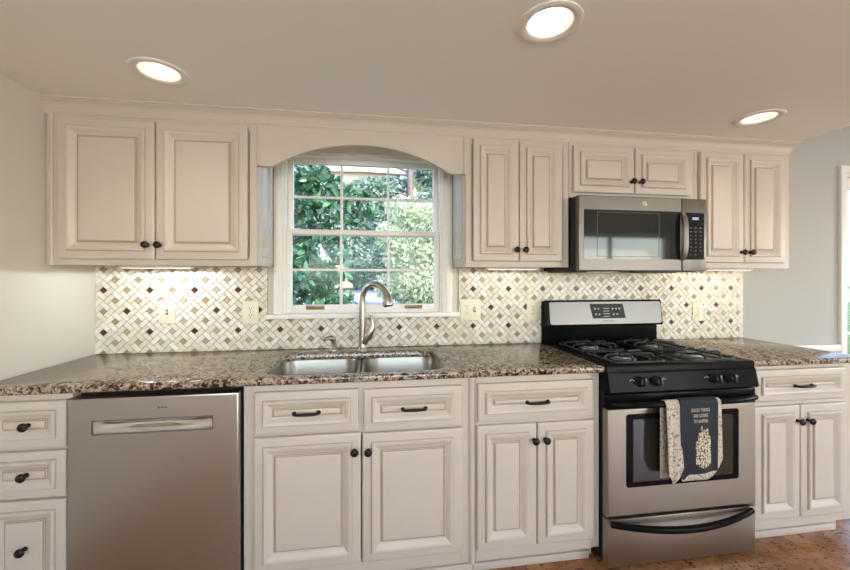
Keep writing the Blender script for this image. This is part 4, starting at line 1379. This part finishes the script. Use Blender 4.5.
# ------------------------------------------------------------------ garden beyond the windows
GZ = 0.45
gm = MB()
gm.box(-60, 60, 0.4, 90, GZ - 0.6, GZ - 0.02)
structure(gm.build('garden_ground', M['lawn'], smooth=0), 'green lawn outside the kitchen window')
structure(MB().box(-30, 40, 10.0, 27, GZ - 0.3, GZ).build('driveway', M['ground'], smooth=0), 'pale grey driveway seen low through the window')


def leaf_blade(m, p, d, n_, L, w, mi=0):
    """pointed leaf with a centre fold, eight triangles"""
    d = d.normalized(); s = d.cross(n_).normalized(); n_ = s.cross(d)
    q = [p, p + d * L * 0.35 + s * w + n_ * w * 0.25, p + d * L * 0.75 + s * w * 0.75 + n_ * w * 0.2, p + d * L, p + d * L * 0.75 - s * w * 0.75 + n_ * w * 0.2, p + d * L * 0.35 - s * w + n_ * w * 0.25, p + d * L * 0.4, p + d * L * 0.75]
    m.add([tuple(v) for v in q], [[0, 1, 6], [1, 2, 7, 6], [2, 3, 7], [3, 4, 7], [4, 5, 6, 7], [5, 0, 6]], mi)


def rvec(r):
    while True:
        v = Vector((r.uniform(-1, 1), r.uniform(-1, 1), r.uniform(-1, 1)))
        if 0.05 < v.length < 1: return v.normalized()


def tree(name, label, cat, base, trunk_h, trunk_r, blobs, nleaf, L, W, mat, seed, group=None):
    r = random.Random(seed)
    t = thing(name, base, label, cat, group)
    bx_, by_, bz_ = base
    tk = MB()
    tk.tube([(bx_, by_, bz_), (bx_ + 0.05, by_, bz_ + trunk_h * 0.4), (bx_ - 0.05, by_, bz_ + trunk_h * 0.75), (bx_, by_, bz_ + trunk_h)], [trunk_r * 1.25, trunk_r, trunk_r * 0.8, trunk_r * 0.35], 10)
    for (x, y, z, rx, rz) in blobs:
        tk.tube([(bx_, by_, min(bz_ + trunk_h * 0.6, z - 0.1)), ((bx_ + x) / 2, (by_ + y) / 2, (z + bz_ + trunk_h * 0.6) / 2), (x, y, z)], [trunk_r * 0.4, trunk_r * 0.25, trunk_r * 0.1], 6)
    tk.build('trunk', M['bark'], t, smooth=60)
    m = MB()
    tot = sum(q[3] * q[3] * q[4] for q in blobs)
    for (x, y, z, rx, rz) in blobs:
        for k in range(int(nleaf * rx * rx * rz / tot)):
            v = rvec(r) * (0.55 + 0.45 * r.random())
            p = Vector((x + v.x * rx, y + v.y * rx, z + v.z * rz))
            d = (v + rvec(r) * 0.9 + Vector((0, 0, -0.25)))
            leaf_blade(m, p, d, rvec(r) + Vector((0, -0.3, 0.6)), L * r.uniform(0.7, 1.2), W * r.uniform(0.8, 1.15))
    m.build('foliage', mat, t, smooth=0, recalc=False, kind='stuff')
    return t


# big-leaved magnolia close to the glass on the left: every leaf a part
mg = thing('magnolia_tree', (0.15, 3.4, GZ - 0.02), 'big-leaved dark green magnolia reaching across the left of the sink window', 'tree')
r = random.Random(11)
tk = MB().tube([(0.15, 3.4, GZ - 0.02), (0.2, 3.4, 1.2), (0.1, 3.5, 2.4), (0.2, 3.4, 4.2)], [0.13, 0.11, 0.09, 0.05], 10)
lm = []
for k, (L, w) in enumerate(((0.17, 0.032), (0.21, 0.038), (0.14, 0.03))):
    q = MB(); leaf_blade(q, Vector((0, 0, 0)), Vector((1, 0, 0)), Vector((0, 0, 1)), L, w)
    for v_c, nm in (((64, 104, 66), 'a'), ((112, 150, 98), 'b'), ((38, 78, 62), 'c')):
        mt = plain('magnolia_leaf_%s%d' % (nm, k), srgb(*v_c), 0.28, var=0.2, vscale=9)
        lm.append(q.mesh('leaf', mt, (0, 0, 0), 0, recalc=False))
tips = []
for k in range(46):
    z = 0.85 + 2.5 * r.random()
    reach = r.uniform(0.3, 0.95) if z < 2.1 else r.uniform(0.4, 1.5)
    st = Vector((0.15, 3.4, max(0.7, z - 0.25)))
    en = Vector((0.15 + reach, 3.4 + r.uniform(-0.6, 0.6), z))
    mid = (st + en) / 2 + Vector((0, 0, 0.08))
    tk.tube([st, mid, en], [0.02, 0.012, 0.005], 6)
    for f_ in (0.35, 0.55, 0.75, 0.9, 1.0):
        tips.append(st.lerp(mid, f_ * 2) if f_ < 0.5 else mid.lerp(en, f_ * 2 - 1))
tk.build('trunk', M['bark'], mg, smooth=60)
nl = 0
far_leaves = MB()
for p in tips:
    for k in range(7):
        d = rvec(r) + Vector((0.2, -0.2, 0.15))
        pp = p + rvec(r) * 0.04
        if nl < 300 and k < 2 and p.x > 0.4:
            o = bpy.data.objects.new('leaf', r.choice(lm))
            C.objects.link(o)
            place(o, pp, mg)
            q = d.to_track_quat('X', 'Z')
            o.rotation_euler = q.to_euler()
            nl += 1
        else:
            leaf_blade(far_leaves, pp, d, rvec(r) + Vector((0, -0.2, 0.8)), r.uniform(0.13, 0.2), 0.034)
far_leaves.build('foliage', M['leaf_mag'], mg, smooth=0, recalc=False, kind='stuff')

tree('flowering_bush', 'pale sunlit bush with cream-green leaves filling the right of the sink window', 'bush', (2.9, 9.2, GZ), 1.9, 0.08,
     [(2.9, 9.0, 1.1, 0.9, 0.7), (2.6, 9.1, 2.1, 0.8, 0.7), (3.1, 9.3, 3.0, 0.8, 0.7), (2.0, 9.2, 2.6, 0.45, 0.4), (2.0, 9.1, 1.1, 0.45, 0.4), (3.7, 9.2, 2.0, 0.8, 1.0), (2.4, 9.4, 3.5, 0.5, 0.4)], 15000, 0.12, 0.034, M['leaf_pale'], 5)
HB = [(-4.2, 28.5, 2.0, 1.7, 1.5), (-2.0, 28.2, 1.7, 1.5, 1.2), (-3.4, 28.8, 3.6, 1.5, 1.2), (-1.9, 27.8, 0.95, 1.2, 0.7)]
H1 = [(x - 0.75, y, z, rx, rz) for x, y, z, rx, rz in HB]
tree('hedge_shrub', 'dark teal-green shrub across the driveway behind the magnolia', 'bush', (-3.8, 28.5, GZ), 1.8, 0.1, H1, 9000, 0.34, 0.10, M['leaf_teal'], 8)
tree('hedge_shrub', 'dark teal-green shrub across the driveway behind the faucet and the pale bush', 'bush', (2.4, 28.5, GZ), 1.8, 0.1,
     [(x + 4.9 * (1 if x < -3 else 1.12) + 0.6, y, z, rx, rz) for x, y, z, rx, rz in HB[:3]] + [(3.6, 28.2, 2.2, 1.5, 1.5), (1.5, 27.8, 0.95, 1.3, 0.7), (3.4, 27.8, 0.95, 1.2, 0.7)], 13000, 0.34, 0.10, M['leaf_teal'], 9)
tree('shade_tree', 'tall leafy tree with a thick grey trunk across the driveway', 'tree', (3.75, 20.0, GZ), 12.0, 0.21,
     [(1.0, 20.6, 6.0, 1.5, 0.9), (-0.9, 20.4, 6.3, 1.2, 0.8), (5.6, 20.2, 5.6, 1.4, 1.3), (0.4, 20.4, 8.9, 1.6, 0.45), (5.6, 20.5, 8.0, 1.5, 1.1), (2.4, 20.4, 4.9, 1.2, 0.9), (-2.0, 20.4, 7.6, 1.0, 1.0), (-0.4, 21, 4.3, 1.7, 1.2), (1.6, 21, 6.5, 1.7, 0.9), (-2.6, 21, 5.0, 1.5, 1.5), (2.9, 21, 7.0, 0.9, 0.6), (0.2, 21.2, 3.2, 1.5, 0.9), (4.4, 21, 4.0, 1.3, 1.2)], 34000, 0.26, 0.075, M['leaf_mid'], 12)
tree('woodland_tree', 'broad green tree far behind the driveway on the magnolia side', 'tree', (-9, 40.0, GZ), 11.0, 0.3,
     [(-9.5, 39, 5.0, 3.2, 2.8), (-6.6, 38.5, 6.4, 2.0, 2.4), (-6.8, 39, 11.6, 2.2, 2.6), (-9.6, 40, 14.6, 3, 2.4)], 12000, 0.42, 0.13, M['leaf_mid'], 14)
tree('woodland_tree', 'broad green tree far behind the driveway on the pale bush side', 'tree', (9.0, 34.0, GZ), 11.0, 0.3,
     [(8.0, 33, 4.6, 2.8, 2.4), (5.9, 32.5, 4.4, 1.7, 1.9), (9.0, 33, 8.6, 3.2, 2.6), (6.6, 33, 11.4, 1.9, 1.6), (6.0, 32.6, 7.6, 1.5, 1.4)], 13000, 0.42, 0.13, M['leaf_pale'], 15)
tree('woodland_tree', 'broad dark tree at the far left edge of the lawn past the magnolia', 'tree', (-15, 30.0, GZ), 11.0, 0.3,
     [(-15, 30, 5.0, 3.2, 3.4), (-12.0, 30, 4.0, 2.2, 2.4), (-14.0, 30, 11.0, 3.4, 3.2), (-18.5, 30, 5.0, 3.0, 3.2)], 11000, 0.46, 0.14, M['leaf_teal'], 31)
tree('woodland_tree', 'broad green tree far behind the driveway past the pale bush and the garden door', 'tree', (20, 32.0, GZ), 11.0, 0.3,
     [(20, 32, 5.0, 3.2, 3.4), (17.0, 32, 4.0, 2.2, 2.4), (19.0, 32, 11.0, 3.4, 3.2), (24, 32, 5.0, 3.4, 3.2)], 11000, 0.46, 0.14, M['leaf_mid'], 32)
tree('side_shrub', 'leafy green shrub outside the glazed garden door of the adjoining room', 'bush', (8.6, 5.2, GZ), 1.6, 0.06,
     [(8.2, 5.2, 1.3, 0.9, 0.7), (9.2, 5.6, 1.7, 1.0, 0.8)], 2500, 0.14, 0.04, M['leaf_mid'], 21)

hs = thing('neighbour_house', (0.7, 37, GZ), 'tan neighbouring house with a pale eave glimpsed through the trees', 'house')
MB().box(-3.2, 4.0, 36, 43, GZ, 11.9).build('wall', M['siding'], hs, smooth=0)
MB().box(-3.6, 4.6, 35.4, 36.0, 11.9, 12.75).build('eave', M['white'], hs, smooth=0)
MB().extrude_x([(35.2, 12.75), (39.5, 14.0), (43.8, 12.75)], -3.7, 4.7).build('roof', M['roof'], hs, smooth=0)
